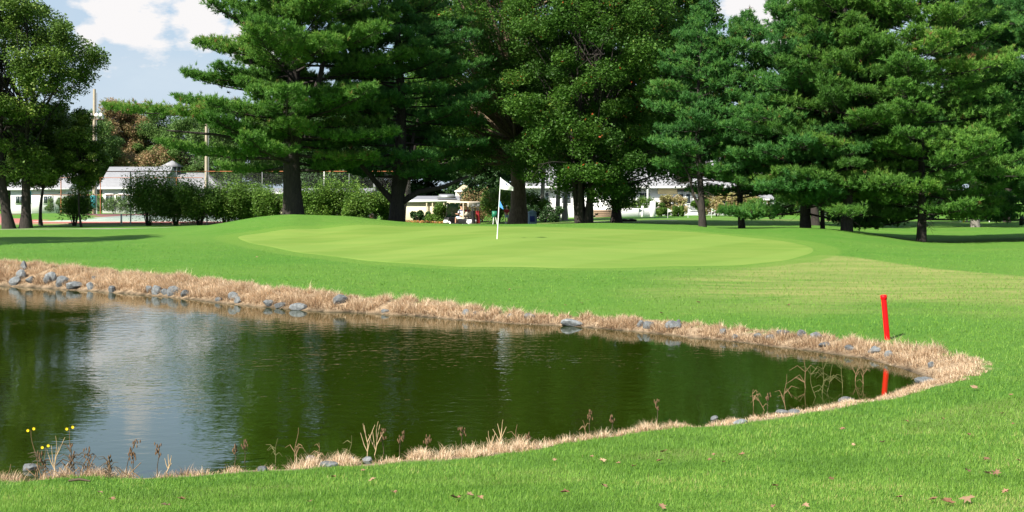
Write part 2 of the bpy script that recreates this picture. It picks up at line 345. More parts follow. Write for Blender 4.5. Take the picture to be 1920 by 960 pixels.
# pond
def make_water():
    m, t, b, o = newmat('pond water')
    b.inputs['Base Color'].default_value = (.013, .023, .0012, 1); b.inputs['Roughness'].default_value = .03; b.inputs['IOR'].default_value = 1.62
    b.inputs['Specular IOR Level'].default_value = .5
    ge = N(t, 'ShaderNodeNewGeometry')
    def nz(sc, st, rot, det=2):
        mpn = N(t, 'ShaderNodeMapping'); mpn.inputs['Scale'].default_value = st; mpn.inputs['Rotation'].default_value = (0, 0, rot); L(t, ge.outputs['Position'], mpn.inputs[0])
        n = N(t, 'ShaderNodeTexNoise', i_Scale=sc, i_Detail=det, i_Roughness=.5, i_Distortion=.3); L(t, mpn.outputs[0], n.inputs[0]); return n.outputs[0]
    h = mth(t, 'ADD', mth(t, 'MULTIPLY', nz(3.6, (1, 1.45, 1), .25), 1.), mth(t, 'MULTIPLY', nz(9, (1, 1.7, 1), -.2), .30))
    calm = ramp(t, nz(.16, (1, 1.3, 1), .4, 1), [(.4, g(.2)), (.62, g(1))]).outputs[0]
    bn = N(t, 'ShaderNodeBump', i_Distance=.022); L(t, mth(t, 'MULTIPLY', mth(t, 'MULTIPLY', calm, .40), N(t, 'ShaderNodeAttribute', attribute_name='var').outputs['Fac']), bn.inputs['Strength']); L(t, h, bn.inputs['Height']); L(t, bn.outputs[0], b.inputs['Normal'])
    gx, gy = np.meshgrid(np.linspace(-30, 11, 165), np.linspace(8, 40, 130)); k = gx.shape[1]; ii = np.arange(gx.shape[0]-1)[:, None]*k; jj = np.arange(k-1)[None]
    F = np.stack([ii+jj, ii+jj+1, ii+k+jj+1, ii+k+jj], -1).reshape(-1, 4); X, Y = gx.ravel(), gy.ravel()
    lee = smooth(0, 3.2, -poly_sd(X, Y, POND)+.4*sinn(X, Y, .7)); lee = .16+.84*lee
    return tag(MB().add(np.stack([X, Y, X*0], 1), F, lee).build('pond_water', m), kind='structure')
make_water()

# ------------------------------------------------------------------ blades
def blades(pos, ln, wd, lean, az, var, segs=1, droop=0.):
    """strip blades: pos (n,3), length, width, lean angle from vertical, azimuth"""
    n = len(pos); d = np.stack([np.cos(az), np.sin(az), np.zeros(n)], 1); s = np.stack([-np.sin(az+rng.normal(0, .8, n)), np.cos(az), np.zeros(n)], 1)
    s /= np.linalg.norm(s, axis=1)[:, None]
    rows = []; p = pos.copy(); a = lean.copy()
    for k in range(segs+1):
        w = wd*(1-k/segs*(.999 if segs > 1 else 1))
        if k == segs: rows.append(p[:, None])
        else: rows.append(np.stack([p-s*w[:, None]/2, p+s*w[:, None]/2], 1))
        st = ln/segs; p = p+(d*np.sin(a)[:, None]+np.array([0, 0, 1])*np.cos(a)[:, None])*st[:, None]; a = a+droop/segs*(1 if np.isscalar(droop) else 1)
    V = np.concatenate(rows, 1); m = V.shape[1]; base = np.arange(n)[:, None]*m
    out = []
    for k in range(segs-1): out.append(base+np.array([[2*k, 2*k+1, 2*k+3, 2*k+2]]))
    tri = base+np.array([[m-3, m-2, m-1]])
    return V.reshape(-1, 3), out, tri, np.repeat(var, m)
M['blade'] = leafmat('lawn blades', [(0, (0.0774, 0.168, 0.0172)), (.5, (0.150, 0.300, 0.036)), (.8, (0.245, 0.375, 0.07)), (.93, (.33, .36, .09)), (1, (.36, .32, .13))], .35, 0)
M['straw'] = leafmat('dry grass blades', [(0, (.13, .08, .045)), (.28, (.40, .265, .155)), (.65, (.68, .51, .335)), (1, (.84, .71, .52))], .3, 0)
def make_lawn_blades():
    n = 620000
    u = rng.random(n); y0, y1, e = 5.5, 46., 1.35; Y = ((1-u)*y0**(-e)+u*y1**(-e))**(-1/e)
    X = (rng.random(n)*2-1)*(.44*Y+.6)
    z, sd, bw = height(X, Y, True); gd = poly_sd(X, Y, GREEN) if False else np.full(n, 9.)
    m0 = Y > 32; gd[m0] = poly_sd(X[m0], Y[m0], GREEN)
    k = (sd/bw+.14*sinn(X, Y, 3)+rng.normal(0, .12, n) > 1.0) & (gd > .3); X, Y, z, gd = X[k], Y[k], z[k], gd[k]; n = len(X)
    sc = np.clip(Y/9, .75, 3.2)
    tuft = .5+.5*sinn(X, Y, 2.2)*sinn(Y, X, 5.)
    ln = rng.uniform(.020, .042, n)*(.75+.5*tuft)*np.where(gd < 1.1, .5, 1)*np.clip(Y/9, .8, 1.5)
    var = np.clip(.42+.22*rng.normal(0, 1, n)+.22*(tuft-.5)+.17*sinn(X, Y, .5)+.15*sinn(Y, X, 1.3)+.14*sinn(X+3, Y, 3.1), 0, 1)
    var = np.where(Y > 12, .47+(var-.47)*np.clip(12/Y, .3, 1)**1.5, var)
    V, q, tri, vv = blades(np.stack([X, Y, z-.003], 1), ln, .0042*sc*rng.uniform(.7, 1.3, n), np.abs(rng.normal(.65, .4, n)), rng.random(n)*6.283, var)
    return tag(MB().add(V, tri, vv).build('lawn_grass', M['blade']), 'short bright green lawn grass around the pond', 'grass', kind='stuff')
make_lawn_blades()
def make_straw():
    mb = MB(); n = 260000
    # sample along the shoreline
    seg = np.linalg.norm(np.roll(POND, -1, 0)-POND, axis=1); mid = (POND+np.roll(POND, -1, 0))/2
    vis = (abs(mid[:, 0]) < .46*mid[:, 1]+1.5)
    wgt = seg*vis*(PBW+.15)*np.where(mid[:, 1] < 16, np.where(mid[:, 0] < -1.6, .75, 1.7), 1.); wgt /= wgt.sum()
    i = rng.choice(len(POND), n, p=wgt); t = rng.random(n)[:, None]
    a = POND[i]; b = np.roll(POND, -1, 0)[i]; base = a*(1-t)+b*t; tg = b-a; tg /= np.linalg.norm(tg, axis=1)[:, None]
    area = np.sum(POND[:, 0]*np.roll(POND[:, 1], -1)-POND[:, 1]*np.roll(POND[:, 0], -1))
    nrm = np.stack([tg[:, 1], -tg[:, 0]], 1)*(1 if area > 0 else -1)
    bwv = PBW[i]; off = (.07+.93*rng.random(n)**.85)*1.06*bwv
    q = base+nrm*off[:, None]
    clump = sinn(q[:, 0], q[:, 1], 2.6)*.5+sinn(q[:, 1], q[:, 0], 6.)*.5
    keep = rng.random(n) < np.clip(.62+.75*clump, .10, 1); q, off, bwv, nrm, clump = q[keep], off[keep], bwv[keep], nrm[keep], clump[keep]; n = len(q)
    z = height(q[:, 0], q[:, 1]); Y = q[:, 1]
    farf = smooth(14, 20, Y)
    ln = rng.uniform(.07, .21, n)*(.62+.6*farf)*(1+.85*clump)*np.where(off/bwv > .9, .7, 1)*(1-.3*smooth(0, 3, q[:, 0]))*.86
    # the tall tussock right of the red stake
    tus = np.exp(-(((q[:, 0]-6.05)/.55)**2+((Y-18.0)/.7)**2)); ln *= 1+1.1*tus
    az = np.where(rng.random(n) < .5, np.arctan2(-nrm[:, 1], -nrm[:, 0])+rng.normal(0, .9, n), rng.random(n)*6.283)
    var = np.clip(.50+rng.normal(0, .28, n)+.15*clump-.35*(1-smooth(.0, .35, off/bwv))+.1*tus-.10*sinn(q[:, 0], q[:, 1], .6)-.22*(Y < 12)*(q[:, 0] < -2.6), 0, 1)
    V, qs, tri, vv = blades(np.column_stack([q, z-.01]), ln, rng.uniform(.005, .009, n)*np.clip(Y/16, .6, 1.4), np.abs(rng.normal(.7, .4, n))*np.where(rng.random(n) < .15, .3, 1), az, var, 3, 1.1)
    o0 = mb.n; mb.add(V, tri, vv)
    for F in qs: mb.f.append(F+o0); mb.mi.append(np.zeros(len(F), int))
    return tag(mb.build('dry_grass', M['straw']), 'bleached straw coloured dry grass lining the pond bank', 'dry grass', kind='stuff')
make_straw()

# ------------------------------------------------------------------ trees
def needles(c, d, n, ln, wd, spread, var):
    """tufts: centres c (m,3), directions d (m,3) -> needle triangles"""
    m = len(c); c = np.repeat(c, n, 0); d = np.repeat(d, n, 0); k = len(c)
    dd = d+rng.normal(0, spread, (k, 3)); dd /= np.linalg.norm(dd, axis=1)[:, None]
    s = np.cross(dd, rng.normal(0, 1, (k, 3))); s /= np.linalg.norm(s, axis=1)[:, None]+1e-9
    l = ln*rng.uniform(.7, 1.2, (k, 1)); w = wd
    p = c+rng.normal(0, ln*.12, (k, 3))
    V = np.stack([p-s*w/2, p+s*w/2, p+dd*l], 1).reshape(-1, 3)
    vv = np.repeat(np.clip(np.repeat(var, n)+rng.normal(0, .07, k), 0, 1), 3)
    return V, np.arange(k*3).reshape(-1, 3), vv
def leaves(c, size, var, up=.5, aspect=.6):
    n = len(c); nr = rng.normal(0, 1, (n, 3)); nr[:, 2] = abs(nr[:, 2])+up; nr /= np.linalg.norm(nr, axis=1)[:, None]
    u = np.cross(nr, rng.normal(0, 1, (n, 3))); u /= np.linalg.norm(u, axis=1)[:, None]+1e-9; w = np.cross(nr, u)
    s = size*rng.uniform(.6, 1.3, (n, 1))
    V = np.stack([c-u*s*.5, c+w*s*.5*aspect+u*s*.05, c+u*s*.5, c-w*s*.5*aspect+u*s*.05], 1).reshape(-1, 3)
    return V, np.arange(n*4).reshape(-1, 4), np.repeat(np.clip(var, 0, 1), 4)
def pine(label, loc, H, Rad, base_h, tr, seed, nb=70, mat='pine', lean=0., limbs=(), dens=1., group='pines behind the putting green', top_pow=.8, bare=0, nl=.17, rfun=None, cat='pine tree', bark='bark'):
    global rng; old = rng; rng = np.random.default_rng(seed); rnd = random.Random(seed)
    root = empty('pine_tree', loc, label, cat, group)
    wood = MB(); zs = np.linspace(-.3, H*.98, 14); tx = np.array([lean*z+.12*math.sin(z*.5+seed) for z in zs]); ty = np.array([.1*math.sin(z*.6+seed*2) for z in zs])
    rad = tr*(1-.93*np.clip(zs/H, 0, 1)**.9); rad[0] *= 1.22; rad[1] *= 1.02
    wood.tube(np.stack([tx, ty, zs], 1), rad, 12)
    T = []; D = []; VR = []
    for i in range(nb):
        f = (i+rnd.random()*.8)/nb; z0 = base_h+(H*.97-base_h)*f**.92
        az = i*2.39996+rnd.uniform(-.35, .35)
        prof = (1-f**1.5)**top_pow*(.78+.22*math.sin(min(1, f/.35)*math.pi/2))*rnd.uniform(.68, 1.12)
        Lb = max(.5, Rad*prof)
        if rfun: Lb *= rfun(az, z0)
        el = -.08+.22*f+.6*f**3+rnd.uniform(-.14, .22)
        p0 = np.array([np.interp(z0, zs, tx), np.interp(z0, zs, ty), z0])
        t = np.linspace(0, 1, 7); crv = rnd.uniform(-.25, .25)
        aa = az+crv*t; ee = el+.28*t**2-.05*np.sin(t*3)
        dirs = np.stack([np.cos(aa)*np.cos(ee), np.sin(aa)*np.cos(ee), np.sin(ee)], 1)
        pts = p0+np.vstack([[0, 0, 0], np.cumsum(dirs[1:]*Lb/6, 0)])
        wood.tube(pts, np.linspace(max(.018, tr*.17*(1-f)+.012), .008, 7), 5, False)
        nsec = max(3, int(Lb/.26)); tint = rnd.gauss(0, .10)
        for s in range(nsec):
            ts = .22+.78*(s+.5)/nsec; c = np.array([np.interp(ts, t, pts[:, k]) for k in range(3)]); dr = dirs[min(6, int(ts*6))]
            for side in (-1, 1):
                if rnd.random() < .12: continue
                ls = (.38*Lb*(1-ts)**.7*.9+.28)*rnd.uniform(.6, 1.15); ls = min(ls, 1.7)
                an = side*rnd.uniform(.5, 1.1); cs, sn = math.cos(an), math.sin(an)
                d2 = np.array([dr[0]*cs-dr[1]*sn, dr[0]*sn+dr[1]*cs, dr[2]+rnd.uniform(.0, .25)]); d2 /= np.linalg.norm(d2)
                e = c+d2*ls
                if ls > .5: wood.tube([c, (c+e)/2+[0, 0, -.02], e], [.014, .01, .006], 3, False)
                k = max(2, int(ls/.115*dens)); q = np.linspace(.25, 1.02, k)
                pp = c+d2*(ls*q)[:, None]+rng.normal(0, .055, (k, 3)); pp[:, 2] += rng.uniform(0, .16, k)
                kp = int(7*dens*min(1.6, ls+.5)); sg = min(.2, .1+ls*.1)
                if rnd.random() < .75:
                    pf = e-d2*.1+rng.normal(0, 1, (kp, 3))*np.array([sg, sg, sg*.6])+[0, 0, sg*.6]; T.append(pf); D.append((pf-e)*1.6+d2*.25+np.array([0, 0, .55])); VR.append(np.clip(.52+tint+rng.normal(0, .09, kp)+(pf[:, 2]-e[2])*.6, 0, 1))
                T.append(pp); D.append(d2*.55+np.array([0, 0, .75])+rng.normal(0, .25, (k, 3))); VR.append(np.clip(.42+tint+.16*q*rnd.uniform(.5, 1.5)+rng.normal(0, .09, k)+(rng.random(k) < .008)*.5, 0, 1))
    T = np.vstack(T); D = np.vstack(D); D /= np.linalg.norm(D, axis=1)[:, None]
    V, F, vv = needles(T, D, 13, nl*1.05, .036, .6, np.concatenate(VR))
    for (pts, r0, r1) in limbs: wood.tube(pts, np.linspace(r0, r1, len(pts)), 9, False)
    for k in range(bare):
        a = rnd.uniform(0, 6.28); z0 = base_h*rnd.uniform(.55, 1.1); l = rnd.uniform(.6, 1.8)
        pb = [np.array([0, 0, z0])+np.array([math.cos(a)*l*u, math.sin(a)*l*u, .12*math.sin(u*4)]) for u in (0, .35, .7, 1)]
        wood.tube(pb, [.022, .016, .01, .004], 4, False)
        for u in (.4, .6, .8):
            c = pb[1]+(pb[3]-pb[1])*u; d = rng.normal(0, .25, 3); wood.tube([c, c+d], [.008, .003], 3, False)
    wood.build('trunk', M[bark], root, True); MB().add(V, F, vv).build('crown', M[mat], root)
    rng = old; return root
def broadleaf(label, loc, H, rx, ry, base_h, tr, seed, nclump=110, nleaf=330, leaf=.15, mat='oak', bark='barkl', stems=1, group=None, name='broadleaf_tree', cat='tree', crad=.95, flat=.7, fork=None, cx=0., dead=0, shape=2.0, hollow=.35, spread=.5, keep=None):
    global rng; old = rng; rng = np.random.default_rng(seed); rnd = random.Random(seed)
    root = empty(name, loc, label, cat, group); wood = MB(); fork = fork or base_h*.9
    zc = (H+base_h)/2; hz2 = (H-base_h)/2
    C = []
    while len(C) < nclump:
        p = rng.uniform(-1, 1, 3); r = (abs(p[0])**shape+abs(p[1])**shape+abs(p[2])**shape)**(1/shape)
        if r > 1 or (r < hollow and rnd.random() < .8) or (r < .7 and rnd.random() < .45): continue
        if p[2] < -.5 and rnd.random() < .15: continue
        if keep and not keep(cx+p[0]*rx, zc+p[2]*hz2): continue
        C.append((cx+p[0]*rx, p[1]*ry, zc+p[2]*hz2))
    C = np.array(C)
    tops = []
    for s in range(stems):
        a = s/stems*6.283+.5; off = 0 if stems == 1 else spread
        tp = np.array([math.cos(a)*off*2.2+cx*.4, math.sin(a)*off*1.5, min(H*.62, fork+(H-fork)*.5)]); bs = np.array([math.cos(a)*tr*1.3*(stems > 1), math.sin(a)*tr*1.3*(stems > 1), -.2])
        q = np.linspace(0, 1, 9)[:, None]; pts = bs*(1-q)+tp*q+np.sin(q*5+seed+s)*np.array([[.12, .1, 0]])*min(1, H/8)
        rr = tr*(1-.72*q[:, 0]); rr[0] *= 1.45; rr[1] *= 1.02; wood.tube(pts, rr, 12); tops.append(pts)
    for c in C[rng.permutation(len(C))[:int(len(C)*(.75 if stems == 1 else .35))]]:
        pts = tops[rnd.randrange(len(tops))]; k = int(np.argmin(abs(pts[:, 2]-(fork+(c[2]-fork)*.45)))); a = pts[k]
        mdl = a*.45+c*.55+np.array([0, 0, -.18*abs(c[2]-a[2])])*.3+rng.normal(0, .25, 3)*min(1, H/8)
        q = np.linspace(0, 1, 6)[:, None]; bz = (1-q)**2*a+2*q*(1-q)*mdl+q*q*c
        wood.tube(bz, np.linspace(max(.02, tr*.22), .012, 6), 5, False)
    for k in range(dead):
        a = rnd.uniform(0, 6.28); z0 = rnd.uniform(base_h+1, H*.7); b0 = np.array([0, 0, z0]); e = b0+np.array([math.cos(a)*rx*.8, -abs(math.sin(a))*ry*1.2, rnd.uniform(-.5, 1.5)])
        mb_ = b0*.4+e*.6+rng.normal(0, .4, 3); wood.tube([b0, mb_, e], [.07, .045, .015], 5, False)
        for j in range(7):
            u = rnd.uniform(.3, 1); c = mb_*(1-u)+e*u; d = rng.normal(0, .55, 3); wood.tube([c, c+d*.6+[0, 0, .1], c+d*1.3], [.022, .015, .008], 3, False)
    n = nclump*nleaf; ci = np.repeat(np.arange(nclump), nleaf)
    cr = np.array([crad*rnd.uniform(.6, 1.25) for _ in range(nclump)])
    d = rng.normal(0, 1, (n, 3)); d /= np.linalg.norm(d, axis=1)[:, None]; rr = rng.random(n)**.45
    rg = 1+.28*np.sin(d[:, 0]*5+ci)*np.sin(d[:, 1]*4+ci*2)*np.sin(d[:, 2]*5+ci*.7)
    p = C[ci]+d*(rr*cr[ci]*rg)[:, None]*np.array([1, 1, flat])
    cv = rng.normal(0, .11, nclump); var = np.clip(.42+cv[ci]+.17*d[:, 2]*0+rng.normal(0, .13, n)+(rng.random(n) < .012)*.5, 0, 1)
    V, F, vv = leaves(p, leaf, var)
    wood.build('trunk', M[bark], root, True); MB().add(V, F, vv).build('crown', M[mat], root)
    rng = old; return root

FAST = 1.0
# --- pines
loc = gp(550, 66)
def rf(az, z):
    c = math.cos(az)
    if c < -.3: return 1.12 if 5.0 < z < 5.9 else (.98 if z < 3.6 else max(.55, .74-.012*max(0, z-8)))
    if c > .3: return .62 if z < 4 else .85
    return .9
lb = [([(0, 0, 4), (-.9, -.3, 5.4), (-1.9, -.5, 7.2), (-2.3, -.6, 9.5)], .28, .08), ([(0, 0, 3.6), (.8, -.4, 5.2), (1.5, -.5, 7.4), (1.9, -.3, 10)], .27, .07), ([(0, 0, 3), (-1.6, -.8, 3.8), (-3.6, -1.6, 4.2), (-6, -2, 4.4)], .14, .04)]
pine('giant spreading pine with the thickest dark trunk, behind the mound left of the flag', loc, 17.5, 8.2, 2.4, .52, 3, 125, 'pine_y', limbs=lb, top_pow=.42, rfun=rf, group='pines behind the putting green', bare=8, nl=.19)
loc = gp(748, 70); loc2 = loc
lb = [([(0, 0, .9), (-.9, -.3, 1.9), (-2.0, -.5, 3.2), (-2.8, -.6, 4.6)], .2, .07), ([(0, 0, 1.1), (1.1, -.3, 1.75), (2.4, -.4, 2.0), (3.8, -.5, 2.6)], .2, .07), ([(0, 0, 1.2), (.5, .1, 3), (.8, .2, 5)], .2, .1)]
pine('broad pine with two low forking limbs, left of the golf cart', loc, 17.5, 5.2, 2.3, .42, 5, 105, 'pine', limbs=lb, top_pow=.4, bare=12)
pd = [(1313, 62, 10.6, 3.0, 2.3, .19, 21, 66, 'pine', 'slim pine with a bare side stem in front of the white clubhouse porch', 14),
      (1391, 63, 10.5, 3.5, 1.4, .17, 22, 80, 'pine', 'pine with a slim straight trunk before the ornamental grasses', 8),
      (1515, 60, 13.2, 5.0, .6, .25, 23, 125, 'pine', 'wide pine on the rise, left of the white clothed man', 4),
      (1588, 58, 15.5, 4.3, .8, .26, 25, 105, 'pine_y', 'stout trunked pine on the rise, just right of the white clothed man', 4),
      (1725, 58, 16.5, 5.2, .9, .21, 26, 130, 'pine_y', 'nearest pine on the right, its straight trunk free standing on low grass', 4),
      (1960, 61, 16.5, 5.2, .7, .25, 28, 115, 'pine', 'pine cut by the right edge of the picture, its low boughs near the grass', 2)]
for px, Y, H, Rd, bh, tr, sd, nb, mt, lab, br in pd:
    lb = [([(0, 0, .9), (-.35, -.1, 1.6), (-.55, -.15, 2.5), (-.95, -.2, 3.3)], .075, .05)] if px == 1313 else ()
    pine(lab, gp(px, Y), H, Rd, bh, tr, sd, nb, mt, limbs=lb, bare=br, top_pow=.75)
pine('small leaning pine with the thinnest trunk, between two larger pines on the rise', gp(1546, 60.5), 8.5, 2.2, 2.2, .11, 24, 40, 'pine', lean=-.05)
pine('grey trunked conifer standing alone on the open grass at far right', gp(1825, 88), 22, 6.4, 2.2, .30, 27, 100, 'pine', bark='barkg', nl=.21, top_pow=.6)
for px, Y, H, Rd, sd, lab in ((1530, 84, 13.5, 4.2, 41, 'tall pine filling the gap behind the clubhouse side of the pines'), (1592, 92, 19, 4.6, 42, 'tall dark pine standing behind the rise, beyond the stout trunked pine'), (1890, 104, 23, 7, 43, 'tall pine far behind at the right, over the yellow marker post')):
    pine(lab, gp(px, Y), H, Rd, 2.6, .28, sd, 90, 'pine', nl=.26, top_pow=.45, dens=.8)
# --- broadleaf trees
broadleaf('old oak with a thick sunlit buttressed trunk behind the flagstick', gp(970, 80), 19, 5.6, 5, 3.3, .55, 51, 240, 640, .165, 'oak', dead=7, cx=-.6, crad=1.05, shape=2.6, group='broadleaf trees behind the green')
broadleaf('many stemmed oak with yellowing leaves, right of the blue grey cooler', gp(1095, 72), 17.5, 4.9, 4.4, 1.5, .17, 52, 250, 640, .155, 'oak', 'bark', stems=5, crad=.9, fork=2.0, dead=3, shape=3., group='broadleaf trees behind the green')
broadleaf('dense round oak with one short dark trunk, left of the slim pine', gp(1155, 77), 17.5, 4.3, 4.2, 1.3, .27, 53, 230, 640, .16, 'oak', 'bark', crad=.95, cx=.7, shape=3., group='broadleaf trees behind the green')
broadleaf('tall broadleaf tree whose leafy top meets the sky beside the pines', gp(1152, 84), 17.5, 3.0, 3.4, 2.8, .2, 54, 190, 480, .2, 'oak', 'bark', crad=.95, cx=4.0, group='broadleaf trees behind the green')
broadleaf('broadleaf tree filling the crown between the forked pine and the old oak', gp(752, 98), 21, 4.6, 4, 4.0, .3, 55, 150, 440, .24, 'oak', 'bark', crad=1.2, cx=4.6, group='broadleaf trees behind the green')
for i, (px, lab) in enumerate(((1020, 'pale slim trunked tree left of its pair, in front of the white railing'), (1048, 'pale trunked tree in the middle before the white railing'), (1060, 'pale trunk leaning right beside its twin before the white railing'))):
    broadleaf(lab, gp(px, 104+2*i), 13+i, 2.6, 2.5, 4.2, .22, 60+i, 80, 320, .22, 'farleaf', 'barkg', crad=1.1, group='pale trunked trees by the clubhouse')
# left group
broadleaf('big dark tree with two trunks at the left edge by the tennis court', gp(30, 74), 15.5, 5.3, 4.5, 2.4, .3, 71, 300, 480, .16, 'cedar', 'bark', stems=2, crad=.85, fork=2.2, cx=-.1, spread=.5, keep=lambda x, z: x < np.interp(z, [2.3, 3, 6.6, 7.2, 8.3, 10.3, 11, 12, 13.1, 15.5], [1.4, 1.8, 1.6, 2.0, 3.2, 4.7, 4.3, 2.2, 1.0, 0]), group='trees at the left edge')
broadleaf('slender cedar with drooping dark foliage, left of the utility pole', gp(152, 76), 7.4, 1.35, 1.3, 2.1, .07, 72, 90, 420, .13, 'cedar', 'bark', crad=.5, keep=lambda x, z: abs(x) < .3+(7.2-z)*.30, group='trees at the left edge')
broadleaf('dark cedar filling the space between the left edge trees', gp(80, 80), 7.6, 2.0, 2, 2.3, .12, 73, 130, 420, .16, 'cedar', 'bark', crad=.7, group='trees at the left edge')
broadleaf('tree standing outside the left edge whose shadow crosses the left lawn', np.array([-25.5, 42.5, hz(-25.5, 42.5)]), 13, 4.8, 4.5, 3, .25, 74, 120, 420, .2, 'cedar', 'bark', crad=.95, group='trees at the left edge')
# far trees
ft = [(212, 185, 16.4, 3.0, 'autumn', 'tall rusty brown tree beyond the grey roofs'), (252, 187, 15.3, 2.7, 'autumn', 'second rusty tree beyond the grey roofs, by the green one'), (305, 186, 14.6, 4.2, 'farleaf', 'green tree beyond the grey roofs, right of the rusty trees'),
      (236, 172, 7.4, 2.8, 'autumn', 'low copper crowned tree just above the long grey roof'), (300, 172, 8.4, 3.3, 'autumn', 'wide low copper tree behind the small cupola'), (372, 172, 13.5, 4.5, 'farleaf', 'green tree behind the second utility pole'),
      (165, 170, 13, 4, 'farleaf', 'green tree behind the first utility pole'), (450, 160, 12.5, 6, 'farleaf', 'green tree far behind the giant pine'), (90, 165, 12, 6, 'farleaf', 'green tree far behind the left edge trees')]
for i, (px, Y, H, rr, mt, lab) in enumerate(ft):
    broadleaf(lab, gp(px, Y), H, rr, rr, 2, .25, 80+i, 110, 520, .24, mt, 'barkg', crad=1.25, group='trees beyond the buildings')
proto = None
for i, (px, Y, H) in enumerate(((560, 175, 15), (640, 150, 14), (720, 160, 17), (800, 170, 17), (900, 160, 16), (1000, 185, 16), (1110, 190, 17), (1210, 185, 17), (1330, 190, 16), (1440, 170, 15), (1530, 150, 15), (1600, 150, 14), (1680, 150, 15), (1760, 165, 15), (1850, 170, 16), (1950, 160, 15), (20, 190, 15), (-60, 170, 15))):
    lab = 'distant green tree in the row behind the clubhouse and field'
    if proto is None: proto = broadleaf(lab, gp(px, Y), 15, 6, 5, .4, .3, 99, 150, 360, .4, 'dark', 'bark', crad=1.7, group='distant tree row')
    else: copy_thing(proto, gp(px, Y), i*1.3, H/15)
# dark yew hedge under the right pines
def bush(label, loc, w, d, h, seed, mat='shrub', leaf=.12, n=9000, name='shrub', cat='shrub', group=None, stems=7, blob=False, bottom=.25):
    global rng; old = rng; rng = np.random.default_rng(seed); rnd = random.Random(seed)
    root = empty(name, loc, label, cat, group); wood = MB()
    nc = max(8, int(w*d*h*3)); nc = min(nc, 60)
    C = np.stack([rng.uniform(-.5, .5, nc)*w*.8, rng.uniform(-.5, .5, nc)*d*.8, h*(bottom+(.88-bottom)*rng.random(nc))], 1)
    if not blob: C[:, :2] *= (.45+.55*(C[:, 2:3]/h))
    ci = rng.integers(0, nc, n); cr = min(w, h, d)*.27
    dd = rng.normal(0, 1, (n, 3)); dd /= np.linalg.norm(dd, axis=1)[:, None]
    p = C[ci]+dd*(rng.random(n)**.5*cr*rng.uniform(.7, 1.3, nc)[ci])[:, None]
    if not blob:
        sp = rng.random(n) < .25; p[sp, 2] += np.abs(rng.normal(0, .16*h, sp.sum())); 
    p[:, 2] = np.maximum(p[:, 2], .04)
    V, F, vv = leaves(p, leaf, np.clip(.45+rng.normal(0, .16, n)+rng.normal(0, .1, nc)[ci], 0, 1))
    for s in range(stems):
        a = rnd.uniform(0, 6.28); r = rnd.uniform(.3, .9); e = np.array([math.cos(a)*w*.4*r, math.sin(a)*d*.4*r, h*rnd.uniform(.6, .95)]); b0 = e*.12; b0[2] = -.05
        wood.tube([b0, (b0+e)/2+[0, 0, .1*h], e], [.035, .022, .008], 5, False)
    wood.build('stem', M['bark'], root); MB().add(V, F, vv).build('foliage', M[mat], root)
    rng = old; return root

# ------------------------------------------------------------------ shrubs and hedges
SH = 'shrubs along the tennis court fence'
for i, (px, wpx, hpx, lab) in enumerate(((140, 60, 55, 'small dark many stemmed shrub alone in front of the court, under the cedar'), (278, 70, 86, 'tall feathery shrub next to the court corner post, leftmost of the fence row'), (330, 60, 70, 'shrub second from the corner post in the fence row'), (375, 60, 68, 'shrub under the low pine boughs, fence row middle'), (425, 70, 66, 'light green shrub leaning on the fence before the pale trunk'), (470, 60, 62, 'bright leafy shrub just left of the mound crest'), (512, 50, 55, 'small yellowish shrub touching the giant pine trunk on its left'),
     (590, 50, 62, 'dark shrub touching the giant pine trunk on its right'), (635, 70, 70, 'round bright shrub centred between the two big pines'), (672, 50, 52, 'thin pale shrub seen through the wire mesh'), (724, 44, 52, 'reddish brown leaved shrub left of the forked pine'))):
    Y = 79+(i % 3)*.8; k = FPX/Y
    bush(lab, gp(px, Y), wpx/k*(1.55 if i else 1.1), wpx/k*1.1, hpx/k*1.12, 100+i, 'shrub', .12, 15000 if i else 6000, group=SH, stems=14, bottom=.22 if i else .36)
HG = 'clipped hedges and bushes by the buildings'
for i, (px, Y, w, d, h, mt, lab) in enumerate(((215, 128, 4.6, 1.4, 2.0, 'shrub', 'clipped hedge below the long grey roof, right of the teal barrel'), (150, 128, 4.4, 1.4, 1.7, 'shrub', 'clipped hedge left of the teal barrel'), (108, 132, 3, 1.4, 1.6, 'shrub', 'low hedge behind the orange posts at left'),
     (785, 104, 2.0, 1.4, 1.0, 'dark', 'dark low bush at the base of the cream house'), (812, 103, 1.5, 1.3, 1.15, 'shrub', 'bright low bush between the cream house and the cart'), (838, 102, 2.6, 1.6, 1.6, 'shrub', 'larger bush right beside the cart windshield'),
     (905, 108, 4, 2.5, 2.6, 'autumn', 'bronze leaved weeping bush behind the cart'), (935, 106, 3, 2, 3.0, 'shrub', 'green bush left of the old oak trunk'), (1005, 104, 2.2, 1.6, 2.6, 'shrub', 'green bush right of the old oak trunk'), (1018, 99, 3.4, 1.8, 1.3, 'dark', 'low rounded bush beyond the blue grey cooler'),
     (1190, 124, 4, 1.5, 1.9, 'shrub', 'bush against the white railing behind the round oak'), (1240, 124, 1.6, 1.2, 1.3, 'shrub', 'small dark green bush at the left end of the ornamental grasses'), (1312, 123, 1.6, 1.3, 1.7, 'shrub', 'bright green rounded bush left of the slim pine trunk'), (1416, 122, 1.7, 1.4, 1.8, 'shrub', 'bright green rounded bush beside the white annex wall'), (1272, 123, 1.1, .9, 1.0, 'shrub', 'tiny cone shaped bush behind a practice flag'))):
    bush(lab, gp(px, Y), w, d, h, 130+i, mt, .16, 5000, group=HG, blob=True, stems=4, bottom=.2)
